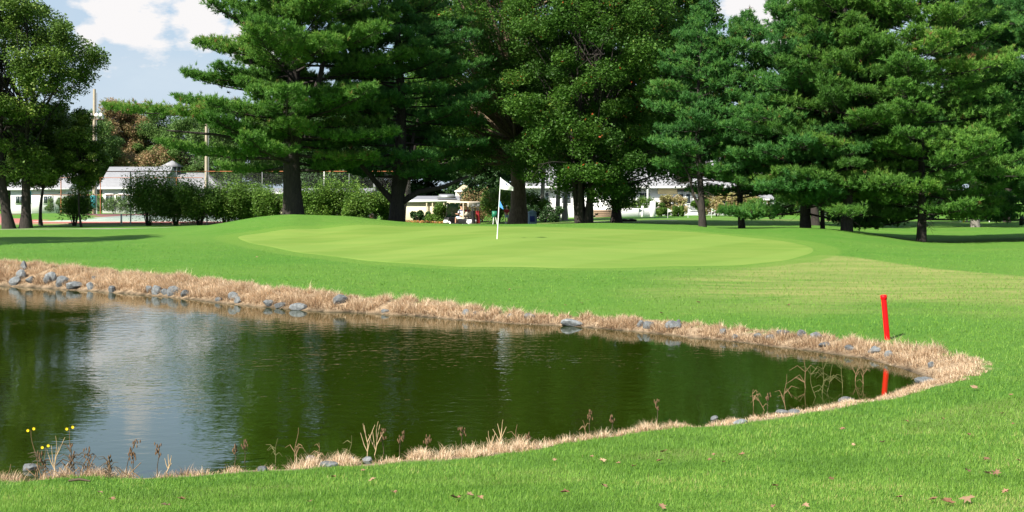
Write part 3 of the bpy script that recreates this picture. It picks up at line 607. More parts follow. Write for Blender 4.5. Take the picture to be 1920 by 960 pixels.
for i, (px, Y, w, h, lab) in enumerate(((1262, 125, 3.4, 2.2, 'ornamental grass clump left of the porch steps'), (1345, 125, 3.4, 2.4, 'reddish ornamental grass right of the slim pine trunk'), (1368, 124, 3.0, 2.5, 'buff ornamental grass, the tallest clump'), (1395, 124, 3.0, 2.3, 'pink tinged ornamental grass by the second slim trunk'))):
    bush(lab, gp(px, Y), w, 1.5, h, 150+i, 'grassy', .2, 5000, name='ornamental_grass', cat='ornamental grass', group='ornamental grasses before the clubhouse', blob=True, stems=4, bottom=.15)
for i, (px, Y, w, h, lab) in enumerate(((1590, 125, 8, 3.2, 'dark evergreen mass behind the stout trunked pine'), (1655, 122, 8, 3.3, 'dark evergreen mass at the far side of the field'), (1705, 118, 6, 2.9, 'dark evergreen mass ending by the open field'), (1500, 140, 9, 3.4, 'dark hedge behind the white clothed man'))):
    bush(lab, gp(px, Y), w, 3, h*1.3, 160+i, 'dark', .3, 9000, name='evergreen_bush', cat='evergreen bush', group='evergreens at the far edge of the field', blob=True, stems=3, bottom=.1)
bush('dark upright evergreen hiding the right half of the cream gable', gp(884, 111), 2.0, 1.6, 4.3, 171, 'dark', .22, 9000, name='evergreen_bush', cat='evergreen bush', group='clipped hedges and bushes by the buildings', blob=True, stems=3, bottom=.15)
fb = MB(); n = 5000; x = rng.uniform(-9.5, -3.2, n); y = rng.uniform(99.6, 100.8, n); z = height(x, y)+rng.uniform(.02, .32, n)
V, F, vv = leaves(np.stack([x, y, z], 1), .11, rng.random(n)); fb.add(V, F, vv)
tag(fb.build('flower_bed', M['bloom']), 'orange and pink flower bed before the cream house', 'flower bed', kind='stuff')

# ------------------------------------------------------------------ hard materials
M['white'] = simple('white paint', (.68, .68, .67), .5, noise=.05, scale=2)
M['whitemetal'] = simple('white enamel', (.8, .8, .8), .3, noise=.03)
M['cream'] = simple('cream wall', (.58, .50, .36), .8, noise=.1)
M['tan'] = simple('tan wall', (.55, .45, .27), .8)
M['grey'] = simple('grey metal', (.30, .31, .32), .45, .6, noise=.1)
M['rust'] = simple('rusty pipe', (.36, .13, .05), .7, .2, noise=.3)
M['red'] = simple('red paint', (.70, .004, .006), .5, noise=.12, scale=9, spec=.2)
M['teal'] = simple('teal plastic', (.02, .22, .24), .45)
M['black'] = simple('black plastic', (.012, .012, .013), .45)
M['rubber'] = simple('rubber', (.02, .02, .02), .85)
M['wood'] = simple('weathered wood', (.24, .17, .11), .85, noise=.3, scale=9)
M['polewood'] = simple('pole wood', (.36, .31, .23), .9, noise=.25, scale=5)
M['glass'] = simple('dark glass', (.03, .045, .05), .08, spec=.6, noise=.3)
M['blue'] = simple('blue cloth', (.06, .25, .62), .7, noise=.1)
M['navy'] = simple('navy ink', (.03, .05, .22), .7)
M['skin'] = simple('skin', (.50, .27, .18), .55, noise=.08)
M['hair'] = simple('dark hair', (.03, .02, .015), .6)
M['redcloth'] = simple('red cloth', (.30, .02, .025), .8)
M['denim'] = simple('light blue cloth', (.35, .45, .62), .85)
M['greenp'] = simple('green paint', (.01, .15, .08), .5)
M['ygold'] = simple('yellow paint', (.65, .45, .03), .5)
M['cooler'] = simple('blue grey plastic', (.20, .30, .38), .5)
M['ivory'] = simple('ivory canopy', (.72, .64, .52), .5, noise=.04)
def boardmat(name, c, period, ax=2):
    m, t, b, o = newmat(name); tcn = N(t, 'ShaderNodeTexCoord'); sp = N(t, 'ShaderNodeSeparateXYZ'); L(t, tcn.outputs['Object'], sp.inputs[0])
    f = mth(t, 'FRACT', mth(t, 'DIVIDE', sp.outputs[ax], period)); ln = mth(t, 'LESS_THAN', f, .12)
    n = N(t, 'ShaderNodeTexNoise', i_Scale=2.5, i_Detail=5); L(t, tcn.outputs['Object'], n.inputs[0])
    base = mixc(t, n.outputs[0], tuple(x*.85 for x in c), tuple(min(1, x*1.1) for x in c))
    L(t, mixc(t, mth(t, 'MULTIPLY', ln, .5), base, tuple(x*.35 for x in c)), b.inputs['Base Color']); b.inputs['Roughness'].default_value = .7; return m
M['siding'] = boardmat('white siding', (.66, .66, .65), .2)
M['shingle'] = boardmat('grey shingles', (.27, .27, .285), .3, 1)
M['shingle2'] = boardmat('dark shingles', (.22, .22, .24), .3, 1)
M['stripes'] = None
m, t, b, o = newmat('striped shirt'); tcn = N(t, 'ShaderNodeTexCoord'); sp = N(t, 'ShaderNodeSeparateXYZ'); L(t, tcn.outputs['Object'], sp.inputs[0])
f = mth(t, 'FRACT', mth(t, 'DIVIDE', sp.outputs[2], .19)); L(t, mixc(t, mth(t, 'LESS_THAN', f, .38), (.8, .8, .8), (.03, .035, .15)), b.inputs['Base Color']); b.inputs['Roughness'].default_value = .85; M['stripes'] = m
def wiremat():
    m, t, b, o = newmat('chain link wire'); b.inputs['Base Color'].default_value = (.3, .31, .3, 1); b.inputs['Metallic'].default_value = .5; b.inputs['Roughness'].default_value = .5
    tcn = N(t, 'ShaderNodeTexCoord'); sp = N(t, 'ShaderNodeSeparateXYZ'); L(t, tcn.outputs['Object'], sp.inputs[0])
    a = mth(t, 'FRACT', mth(t, 'DIVIDE', mth(t, 'ADD', sp.outputs[0], sp.outputs[2]), .07)); c = mth(t, 'FRACT', mth(t, 'DIVIDE', mth(t, 'SUBTRACT', sp.outputs[0], sp.outputs[2]), .07))
    k = mth(t, 'MAXIMUM', mth(t, 'LESS_THAN', a, .028), mth(t, 'LESS_THAN', c, .028))
    tr = N(t, 'ShaderNodeBsdfTransparent'); mx = N(t, 'ShaderNodeMixShader'); L(t, k, mx.inputs[0]); L(t, tr.outputs[0], mx.inputs[1]); L(t, b.outputs[0], mx.inputs[2]); L(t, mx.outputs[0], o.inputs[0]); return m
M['wire'] = wiremat()

# ------------------------------------------------------------------ tennis court and fences
CZ = .22
m, t, b, o = newmat('court paint'); ge = N(t, 'ShaderNodeNewGeometry'); sp = N(t, 'ShaderNodeSeparateXYZ'); L(t, ge.outputs['Position'], sp.inputs[0])
n = N(t, 'ShaderNodeTexNoise', i_Scale=.9, i_Detail=6); L(t, ge.outputs['Position'], n.inputs[0])
redc = mixc(t, n.outputs[0], (.24, .07, .06), (.36, .13, .11)); grc = mixc(t, n.outputs[0], (.20, .27, .22), (.33, .38, .32))
ins = mth(t, 'MULTIPLY', mth(t, 'LESS_THAN', mth(t, 'ABSOLUTE', mth(t, 'SUBTRACT', sp.outputs[1], 101)), 11.5), mth(t, 'GREATER_THAN', sp.outputs[0], -33.5))
L(t, mixc(t, ins, redc, grc), b.inputs['Base Color']); b.inputs['Roughness'].default_value = .85
def flat(name, x0, x1, y0, y1, z, mat, thick=.3): return MB().box(((x0+x1)/2, (y0+y1)/2, z-thick/2), (x1-x0, y1-y0, thick)).build(name, mat)
tag(flat('tennis_court', -60, -12.5, 83.4, 119, CZ, m), kind='structure')
lm = MB()
for x0, x1, y0, y1 in ((-33.5, -12.6, 89.6, 89.7), (-33.5, -12.6, 112.3, 112.4), (-31, -30.9, 89.7, 112.3), (-22, -21.9, 89.7, 112.3)): lm.box(((x0+x1)/2, (y0+y1)/2, CZ+.002), (x1-x0, y1-y0, .008))
tag(lm.build('court_lines', M['white']), kind='structure')
tag(MB().box((-34, 83.2, .14), (46, .16, .30)).build('court_kerb', M['wood']), kind='structure')
def fence(label, x0, x1, y, z0, h, posts, pm, rm, mid=True, tops=None, mesh=True, postr=.045):
    root = empty('chain_link_fence', ((x0+x1)/2, y, z0), label, 'fence', 'chain link fences around the tennis court'); c = (x0+x1)/2
    for px, mt in posts: MB().tube([(px-c, 0, -.2), (px-c, 0, h)], postr, 8).build('post', M[mt], root)
    MB().tube([(x0-c, 0, h-.02), (x1-c, 0, h-.02)], .032, 6).build('top_rail', M[rm], root)
    if mid: MB().tube([(x0-c, -.01, h*.52), (x1-c, -.01, h*.52)], .024, 6).build('mid_rail', M[rm], root)
    if mesh: MB().add([(x0-c, .05, .05), (x1-c, .05, .05), (x1-c, .05, h-.04), (x0-c, .05, h-.04)], [(0, 1, 2, 3)]).build('wire_mesh', M['wire'], root)
    return root
fx = lambda px, Y: (px-960)/FPX*Y
fence('near court fence with a grey steel post and rusty top rail, behind the feathery shrub', fx(198, 83), fx(770, 83), 83, .2, 3.45, [(fx(245, 83), 'grey'), (fx(388, 83), 'grey'), (fx(492, 83), 'grey'), (fx(608, 83), 'white'), (fx(655, 83), 'grey')], 'grey', 'rust', mid=False)
fence('far court fence with rust orange posts before the clipped hedges', fx(60, 119), fx(380, 119), 119.2, .2, 3.4, [(fx(113, 119), 'rust'), (fx(187, 119), 'rust'), (fx(252, 119), 'white'), (fx(330, 119), 'rust')], 'rust', 'rust')
r_ = empty('gate_post', gp(703, 80.5), 'thick galvanised gate post with a rusty bar to its left, by the forked pine', 'gate post')
MB().tube([(0, 0, -.1), (0, 0, 3.3)], .11, 12).build('post', M['grey'], r_); MB().tube([(-1.6, 0, 1.95), (0, 0, 1.95)], .025, 6).build('bar', M['rust'], r_)
# teal barrels on posts
def barrel(px, Y, zb, lab):
    r = empty('barrel', gp(px, Y), lab, 'barrel', 'teal barrels at the far side of the court')
    pr = [(.0, .0), (.17, .0), (.2, .03), (.2, .5), (.205, .53), (.2, .56), (.2, 1.1), (.16, 1.2), (0, 1.22)]
    mb = MB(); mb.tube([(0, 0, zb+z*1.05) for _, z in pr], [max(.01, q*1.35) for q, _ in pr], 16, False); mb.build('drum', M['teal'], r, True)
    MB().tube([(0, 0, 0), (0, 0, zb+.02)], .12, 10).build('stump', M['wood'], r); MB().tube([(.33, 0, 0), (.33, 0, zb+.1)], .03, 8).build('post', M['white'], r)
barrel(175, 121, .55, 'teal plastic barrel on a stump in front of the clipped hedge'); barrel(53, 121, .9, 'teal barrel seen behind the two dark trunks at the left edge')
r_ = empty('white_marker', gp(227.5, 81.6), 'short white marker post in the grass before the court kerb', 'marker post')
MB().box((0, 0, .33), (.09, .09, .66)).build('post', M['white'], r_); MB().box((0, 0, .685), (.12, .12, .05), taper=.4).build('cap', M['white'], r_)
# utility poles
def upole(px, Y, h, lab, lamp):
    r = empty('utility_pole', gp(px, Y), lab, 'utility pole', 'utility poles beyond the court')
    MB().tube([(0, 0, -.3), (0, 0, h)], [.19, .13], 10).build('pole', M['polewood'], r)
    MB().tube([(.22, 0, 0), (.22, 0, h*.97)], .035, 6).build('conduit', M['grey'], r)
    if lamp:
        MB().box((0, 0, h-2.9), (1.7, .12, .12)).build('crossarm', M['wood'], r)
        for s in (-.75, -.35, .4, .8):
            mb = MB(); mb.tube([(s, -.05, h-2.85), (s-.05, -.1, h-2.55), (s-.12*np.sign(s), -.35, h-2.45)], [.09, .13, .17], 8); mb.build('floodlight', M['whitemetal'], r)
upole(177, 122, 11.9, 'tall utility pole with a cluster of floodlights beside the left trees', True); upole(387, 124, 9.0, 'bare utility pole partly hidden by the giant pine boughs', False)

# ------------------------------------------------------------------ buildings
def house(name, label, x0, x1, y0, dep, z0, eave, ridge, wall, roof, group='buildings beyond the green', over=.4, wins=(), doors=(), hip=0.):
    cx = (x0+x1)/2; r = empty(name, (cx, y0, z0), label, 'building', group); w = x1-x0
    MB().box((0, dep/2, eave/2-.3), (w, dep, eave+.6)).build('wall', M[wall], r)
    a = w/2+over; mb = MB(); yr = dep/2; hp = hip
    mb.add([(-a, -over, eave), (a, -over, eave), (a, dep+over, eave), (-a, dep+over, eave), (-a+hp, yr, ridge), (a-hp, yr, ridge)], [(0, 1, 5, 4), (2, 3, 4, 5)]); mb.add([(-a, -over, eave), (a, -over, eave), (a, dep+over, eave), (-a, dep+over, eave), (-a+hp, yr, ridge), (a-hp, yr, ridge)], [(1, 2, 5), (3, 0, 4)])
    mb.build('roof', M[roof], r); MB().box((0, -over-.02, eave-.08), (2*a, .06, .2)).build('fascia', M['white'], r)
    for (wx, wz, ww, wh) in wins:
        f = MB().box((wx, -.03, wz), (ww+.16, .1, wh+.16)).build('window', M['white'], r); f2 = MB()
        for s in (-1, 1): f2.box((s*ww/4+wx, -.09, wz), (ww/2-.05, .03, wh-.05))
        f2.build('pane', M['glass'], f)
    for (wx, ww, wh) in doors:
        d = MB().box((wx, -.04, wh/2), (ww+.2, .12, wh+.1)).build('door', M['white'], r)
        MB().box((wx, -.11, wh*.58), (ww*.66, .03, wh*.55)).build('pane', M['glass'], d)
    return r
def gz(Y): return -.3
# pool house at left
h1 = house('pool_house', 'long white low building with a pale grey shingle roof at left', fx(192, 140), fx(300, 140), 140, 7.5, .1, 2.6, 4.95, 'siding', 'shingle', wins=[(-2.4, 1.5, .8, .8), (-1, 1.5, .8, .8), (.6, 1.5, .8, .8), (2, 1.5, .8, .8)])
h2 = house('pavilion', 'grey roofed white pavilion topped by a louvred cupola, right of the long low building', fx(285, 152), fx(405, 152), 152, 8, 0, 2.7, 4.55, 'siding', 'shingle', hip=2.5, wins=[(-1.5, 1.5, .9, .9), (1.5, 1.5, .9, .9)])
cu = MB().box(((fx(323, 156)-h2.location.x), 4.0, 4.75), (1.5, 1.5, 1.3)).build('cupola', M['glass'], h2)
MB().box(((fx(323, 156)-h2.location.x), 4.0, 5.65), (2.4, 2.4, .75), taper=.04).build('cupola_roof', M['shingle'], cu)
for s in (-1, 1):
    for s2 in (-1, 1): MB().box(((fx(323, 156)-h2.location.x)+s*.74, 4+s2*.74, 4.75), (.16, .16, 1.3)).build('cupola_post', M['grey'], cu)
house('white_shed', 'white walled shed seen between the dark trunks at the left edge', fx(20, 138), fx(125, 138), 138, 6, .1, 2.5, 4.2, 'siding', 'shingle', wins=[(-2, 1.3, .9, .8), (1, 1.3, .9, .8)])
house('pink_shed', 'low pale building beyond the court behind the fence shrubs', fx(425, 135), fx(690, 135), 135, 7, -.1, 2.3, 2.75, 'cream', 'shingle2', wins=[(-4, 1.4, 1, 1), (-1, 1.4, 1, 1), (2.4, 1.4, 1, 1), (5, 1.4, 1, 1)])
# cream house by the cart
h3 = house('cream_house', 'cream stucco house with white columns behind the golf cart', fx(752, 112), fx(862, 112), 112, 7, -.2, 1.75, 2.1, 'cream', 'shingle2', wins=[(1.1, 1.0, .6, .8), (2.2, 1.0, .5, .9)], over=.25)
for k in range(6): MB().tube([(-.3+k*.5, -.2, 0), (-.3+k*.5, -.2, 1.75)], .06, 8).build('pilaster', M['cream'], h3)
MB().box((1.4, .4, 2.1), (1.7, 1.2, .35), taper=.7).build('dormer', M['grey'], h3)
h4 = empty('portico', (fx(868, 118), 118, -.2), 'cream gabled portico on a thin white column above the cart', 'portico', None, 0, .8)
mb = MB(); mb.add([(-.9, -.4, 3.2), (1.3, -.4, 3.2), (.2, -.4, 4.0), (-.9, 3, 3.2), (1.3, 3, 3.2), (.2, 3, 4.0)], [(0, 2, 5, 3), (2, 1, 4, 5), (0, 3, 4, 1)]); mb.add([(-.9, -.4, 3.2), (1.3, -.4, 3.2), (.2, -.4, 4.0)], [(0, 1, 2)]); mb.build('gable', M['cream'], h4)
MB().box((.2, -.42, 3.15), (2.3, .1, .14)).build('beam', M['white'], h4)
for s in (-.75, 1.15): MB().tube([(s, -.35, 0), (s, -.35, 3.15)], .09, 10).build('column', M['white'], h4)
MB().box((.2, 2.6, 1.6), (1.9, .2, 3.1)).build('wall', M['cream'], h4)
# clubhouse
Yc = 134
club = house('clubhouse', 'long white clubhouse with tan porch wall, double doors and pale roof behind the oaks', fx(985, Yc+3), fx(1425, Yc+3), Yc+3, 11, -.35, 3.15, 6.6, 'white', 'shingle', wins=[(-10.5, 1.9, .9, 1.2), (-8.2, 1.9, .9, 1.2), (-5.6, 1.9, .9, 1.2), (-2.5, 1.9, 1.1, 1.2), (.2, 1.9, 1.1, 1.2), (8.5, 2, 1.2, 1.3), (10.8, 2, 1.2, 1.3)], over=.8)
cxx = club.location.x
MB().box((fx(1300, Yc+3)-cxx, -.035, 2.75), (7.6, .06, .75)).build('frieze', M['tan'], club)
for px in (1277, 1290):
    d = MB().box((fx(px, Yc+3)-cxx, -.08, 1.5), (.72, .12, 2.2)).build('door', M['white'], club)
    MB().box((fx(px, Yc+3)-cxx, -.16, 1.75), (.42, .03, 1.2)).build('pane', M['glass'], d)
MB().box((fx(1277, Yc+3)-cxx, -.10, 2.72), (.9, .08, .25)).build('transom', M['glass'], club)
dk = empty('porch_deck', (fx(1215, Yc), Yc, -.35), 'white porch deck with slim railings along the clubhouse front', 'deck')
MB().box((0, 1.3, .2), (fx(1425, Yc)-fx(1000, Yc), 2.9, .5)).build('platform', M['white'], dk)
wd_ = fx(1425, Yc)-fx(1000, Yc)
for z, s in ((1.35, .09), (.62, .06)): MB().box((0, 0, z), (wd_, .08, s)).build('rail', M['white'], dk)
bl = MB()
for k in range(int(wd_/.16)): bl.box((-wd_/2+k*.16+.05, 0, .98), (.04, .04, .7))
tag(bl.build('baluster', M['white'], dk), kind='stuff')
for k in range(12): MB().box((-wd_/2+.1+k*(wd_-.2)/11, .02, .8), (.16, .16, 1.25)).build('post', M['white'], dk)
for k in range(5): MB().tube([(-wd_/2+1+k*(wd_-2)/4, .3, .4), (-wd_/2+1+k*(wd_-2)/4, .3, 3.45)], .1, 10).build('column', M['white'], dk)
st_ = empty('stairs', (fx(1133, 120.6), 120.6, -.3), 'brown wooden steps with white side posts up to the porch', 'stairs')
for k in range(5): MB().box((0, k*.32, .08+k*.17), (2.0, .34, .15)).build('step', M['wood'], st_)
for s in (-1.1, 1.1): MB().box((s, .0, .7), (.16, .16, 1.5)).build('post', M['white'], st_); 
wl = empty('white_wall', (fx(1110, 122), 122, -.35), 'low white garden wall with a closing post left of the grasses', 'wall')
MB().box((0, 0, .45), (fx(1228, 122)-fx(1000, 122), .2, 1.2)).build('panel', M['white'], wl); MB().box(((fx(1228, 122)-fx(1000, 122))/2, 0, .75), (.5, .3, 1.9)).build('post', M['white'], wl)
for k in range(5): MB().box(((k-2)*2.4, -.02, .55), (.2, .28, 1.45)).build('pier', M['white'], wl)
an = house('annex', 'bright white annex wall at the right end of the clubhouse', fx(1418, 126), fx(1452, 126), 126, 5, -.35, 1.9, 2.4, 'white', 'shingle', over=.1)
# ------------------------------------------------------------------ practice flags, posts, signs
def pflag(px, py, lab):
    p = gp(px, 112); r = empty('practice_flag', p, lab, 'flag', 'small flags on the practice green')
    h = (p[2] and .8)
    MB().tube([(0, 0, 0), (0, 0, .85)], .018, 6).build('pole', M['white'], r)
    MB().add([(0.02, 0, .84), (.02, 0, .5), (.42, .06, .62), (.02, .012, .84), (.02, .012, .5), (.42, .072, .62)], [(0, 1, 2), (5, 4, 3)]).build('cloth', M['white'], r)
pflag(1198, 0, 'small white practice flag before the white wall, leftmost'); pflag(1252, 0, 'small white practice flag before the left ornamental grass'); pflag(1290, 0, 'small white practice flag before the porch doors'); pflag(1334, 0, 'small white practice flag just right of the slim pine trunk')
r_ = empty('sign_stand', gp(927, 96), 'green tent shaped sign on white legs left of the old oak', 'sign')
MB().box((0, 0, .85), (.36, .05, .5)).build('panel', M['greenp'], r_)
for s in (-.12, .22): MB().tube([(s*.4, 0, .65), (s, -.05, 0)], .03, 6).build('leg', M['white'], r_)
r_ = empty('water_cooler', gp(998, 76) if False else np.array([fx(998, 76), 76, hz(fx(998, 76), 76)]), 'blue grey lidded cooler stand right of the old oak trunk', 'cooler')
MB().tube([(0, 0, 0), (0, 0, .62), (0, 0, .66)], [.27, .26, .22], 14).build('body', M['cooler'], r_, True); MB().tube([(0, 0, .655), (0, 0, .72), (0, 0, .8)], [.28, .27, .1], 14).build('lid', M['cooler'], r_, True); MB().box((0, -.27, .35), (.3, .02, .3)).build('panel', M['navy'], r_); MB().tube([(0, 0, .8), (0, 0, .86)], .05, 8).build('knob', M['whitemetal'], r_)
r_.scale = (1, 1, 1.1)
for px, h, mt, lab in ((1807, 1.15, 'ygold', 'yellow marker post left of the wooden post at far right'), (1813, 1.05, 'polewood', 'pale wooden post left of the grey trunked conifer'), (1801, .55, 'white', 'short white peg beside the yellow marker post'), (1855, .5, 'white', 'short white peg right of the grey trunked conifer')):
    r_ = empty('marker_post', gp(px, 104), lab, 'post', 'posts at the far right of the field'); MB().tube([(0, 0, 0), (0, 0, h)], .07 if h > 1 else .04, 8).build('shaft', M[mt], r_); MB().tube([(0, 0, h), (0, 0, h+.05)], [.08, .03], 8).build('cap', M[mt], r_)
r_ = empty('club_stand', gp(1916, 92), 'small dark leaning club stand at the right edge of the field', 'stand'); MB().box((0, 0, .35), (.3, .1, .6)).build('panel', M['black'], r_); MB().box((0, .15, .2), (.25, .05, .4)).build('brace', M['black'], r_)
for px, lab in ((1172, 'dark low bench log left of the cart path end'), (1186, 'dark low log right of its twin by the cart path')):
    r_ = gp(px, 88); tag(MB().tube([(-.28, 0, .08), (-.1, .02, .12), (.28, 0, .09)], [.08, .1, .07], 8).build('log', M['bark'], loc=r_), lab, 'log')
# ------------------------------------------------------------------ flagstick
p = hit(932, 449); fl = empty('flagstick', p, 'white flagstick with a white pennant and a little blue flag on the green', 'golf flag')
tl = .035
def sp_(z): return np.array([z*.058, 0, z])
MB().tube([sp_(-.1), sp_(1.0), sp_(2.14)], [.018, .016, .013], 10).build('pole', M['whitemetal'], fl, True)
def cloth(name, z0, z1, ln, drop, mat, tip):
    U = 22; Vn = 8; vs = []
    for i in range(U+1):
        u = i/U
        for j in range(Vn+1):
            v = j/Vn; top = z1-drop*u; bot = z0-drop*u*.12; bot = z0-(.05*u)
            zz = top+(bot-top)*v if u < 1 else top+(bot-top)*v
            b0 = sp_(zz); vs.append((b0[0]+u*ln, .05*math.sin(u*7+v*1.5)*u, zz))
    F = [(i*(Vn+1)+j, i*(Vn+1)+j+1, (i+1)*(Vn+1)+j+1, (i+1)*(Vn+1)+j) for i in range(U) for j in range(Vn)]
    o = MB().add(vs, F).build(name, mat, fl, True); sm = o.modifiers.new('s', 'SOLIDIFY'); sm.thickness = .004; return o
c1_ = cloth('pennant', 1.72, 2.12, .46, .33, M['white'], 0)
# blue crest on the pennant: a small curl and strokes
ck = MB()
for pts in ([(.13, 1.93), (.16, 1.97), (.20, 1.96), (.21, 1.92)], [(.20, 1.96), (.215, 1.88), (.25, 1.83)], [(.17, 1.91), (.20, 1.88)], [(.24, 1.90), (.265, 1.85)]):
    ck.tube([(a+b*.058, -.035+.05*math.sin(a/.46*7)*a/.46, b) for a, b in pts], .008, 5)
ck.build('crest', M['navy'], c1_)
MB().add([(*sp_(1.36)[:1], -.015, 1.36), (*sp_(1.13)[:1], -.015, 1.13), (.22, -.05, 1.03), (.19, -.03, 1.14), (*sp_(1.36)[:1], .0, 1.36), (*sp_(1.13)[:1], .0, 1.13), (.22, -.035, 1.03), (.19, -.015, 1.14)], [(0, 1, 2, 3), (7, 6, 5, 4)]).build('blue_flag', M['blue'], fl)
MB().tube([(0, 0, .004), (0, 0, .008)], .055, 14).build('cup', M['black'], fl)
# ------------------------------------------------------------------ red stake
p = hit(1664, 637); sk = empty('hazard_stake', p, 'red capped hazard stake leaning left in the dry grass', 'stake')
top = P(1656.5, 553, p[1])-p; ax = top/np.linalg.norm(top); ln = np.linalg.norm(top)
MB().tube([ax*-.15, ax*.3, ax*(ln-.055)], .041, 20).build('pipe', M['red'], sk, True)
MB().tube([ax*(ln-.062), ax*(ln-.060), ax*(ln-.006), ax*ln], [.046, .049, .049, .036], 20).build('cap', M['red'], sk, True)

# ------------------------------------------------------------------ people
def skin_body(name, joints, edges, mat, parent, sub=2):
    me = bpy.data.meshes.new(name); me.from_pydata([j[0] for j in joints], edges, []); o = bpy.data.objects.new(name, me); COL.objects.link(o); o.parent = parent
    me.materials.append(mat); sk = o.modifiers.new('skin', 'SKIN')
    if not me.skin_vertices: pass
    for i, j in enumerate(joints):
        r = j[1]; me.skin_vertices[0].data[i].radius = (r, r) if not hasattr(r, '__len__') else r
    me.skin_vertices[0].data[0].use_root = True
    sk.use_smooth_shade = True; s = o.modifiers.new('sub', 'SUBSURF'); s.levels = s.render_levels = sub; return o
def add_head(parent, c, hairm, capm=None, yaw=0):
    cs, sn = math.cos(yaw), math.sin(yaw)
    def rot(x, y): return (c[0]+x*cs-y*sn, c[1]+x*sn+y*cs)
    bm = bmesh.new(); bmesh.ops.create_uvsphere(bm, u_segments=16, v_segments=12, radius=1)
    for v in bm.verts:
        x, y, z = v.co
        if z < -.05 or x < -.15:
            v.co = v.co*1.06 if z > -.55 else v.co*.9
        x, y, z = v.co; q = rot(x*.105, y*.088); v.co = (q[0], q[1], c[2]+.035+z*.115)
    bmesh.ops.delete(bm, geom=[v for v in bm.verts if (v.co.z < c[2]-.0 and ((v.co.x-c[0])*cs+(v.co.y-c[1])*sn) > -.02)], context='VERTS')
    me = bpy.data.meshes.new('hair'); bm.to_mesh(me); bm.free(); me.materials.append(hairm if capm is None else capm)
    o = bpy.data.objects.new('hair' if capm is None else 'cap', me); COL.objects.link(o); o.parent = parent
    if capm is not None:
        q = rot(.13, 0); MB().box((q[0], q[1], c[2]+.06), (.13, .15, .015), rz=yaw).build('brim', capm, o)
def person(label, loc, rz, pose, shirt, pants, cap=None, group=None, hair='hair', s=1, name='person', pos_sh=None):
    root = empty(name, loc, label, 'person', group, rz, s)
    if pose == 'stand': hip, kn, an, ft = .92, (.03, .5), (.0, .09), (.14, .03)
    else: hip, kn, an, ft = .52, (.44, .5), (.46, .1), (.6, .03)
    J = [((0, 0, hip), .13), ((0, 0, hip+.22), .125), ((0, 0, hip+.42), .15), ((0, 0, hip+.53), .075), ((.01, 0, hip+.62), .058), ((.025, 0, hip+.70), .085), ((.03, 0, hip+.79), .09), ((.12, 0, hip+.73), .018)]
    E = [(0, 1), (1, 2), (2, 3), (3, 4), (4, 5), (5, 6), (5, 7)]
    for sgn in (-1, 1):
        b = len(J)
        if pose == 'stand': el, wr, hd = (.03, .24*sgn, hip+.18), (.16, .2*sgn, hip-.02), (.2, .18*sgn, hip-.1)
        else: el, wr, hd = (.12, .25*sgn, hip+.2), (.33, .16*sgn, hip+.22), (.4, .13*sgn, hip+.24)
        J += [((0, .18*sgn, hip+.46), .06), (el, .045), (wr, .032), (hd, .04), ((kn[0]*.1, .09*sgn, hip-.06), .095), ((kn[0], .11*sgn, kn[1]), .06), ((an[0], .11*sgn, an[1]), .042), ((ft[0], .12*sgn, ft[1]), .035)]
        E += [(2, b), (b, b+1), (b+1, b+2), (b+2, b+3), (0, b+4), (b+4, b+5), (b+5, b+6), (b+6, b+7)]
        for f in range(5):
            a = (f-2)*.32; hx = np.array(hd); J.append(((hx[0]+.06*math.cos(a), hx[1]+.05*math.sin(a), hx[2]-.03), .011)); E.append((b+3, len(J)-1))
    skin_body('body', J, E, M['skin'], root)
    S = [((0, 0, hip), .155), ((0, 0, hip+.22), .155), ((0, 0, hip+.42), .175), ((0, 0, hip+.52), .09)]; SE = [(0, 1), (1, 2), (2, 3)]
    for sgn in (-1, 1):
        b = len(S); el = (.03, .24*sgn, hip+.2) if pose == 'stand' else (.10, .25*sgn, hip+.24)
        S += [((0, .19*sgn, hip+.45), .08), (el, .07)]; SE += [(2, b), (b, b+1)]
    skin_body('shirt', S, SE, M[shirt], root)
    T = [((0, 0, hip+.02), .165)]; TE = []
    for sgn in (-1, 1):
        b = len(T); T += [((kn[0]*.15, .095*sgn, hip-.08), .115), ((kn[0]*.92, .11*sgn, kn[1]+.03), .088)]; TE += [(0, b), (b, b+1)]
        if pants == 'white': T += [((an[0], .11*sgn, an[1]+.02), .065)]; TE += [(b+1, b+2)]
    skin_body('trousers', T, TE, M[pants], root)
    add_head(root, (.03, 0, hip+.77), M[hair], None if cap is None else M[cap])
    sh = MB()
    for sgn in (-1, 1): sh.box((ft[0]-.06, .12*sgn, .04), (.27, .1, .09), taper=.8)
    sh.build('shoes', M['white'], root)
    return root
# golf cart
cl = np.array([fx(866, 87), 87, hz(fx(866, 87), 87)]); crz = R(140)
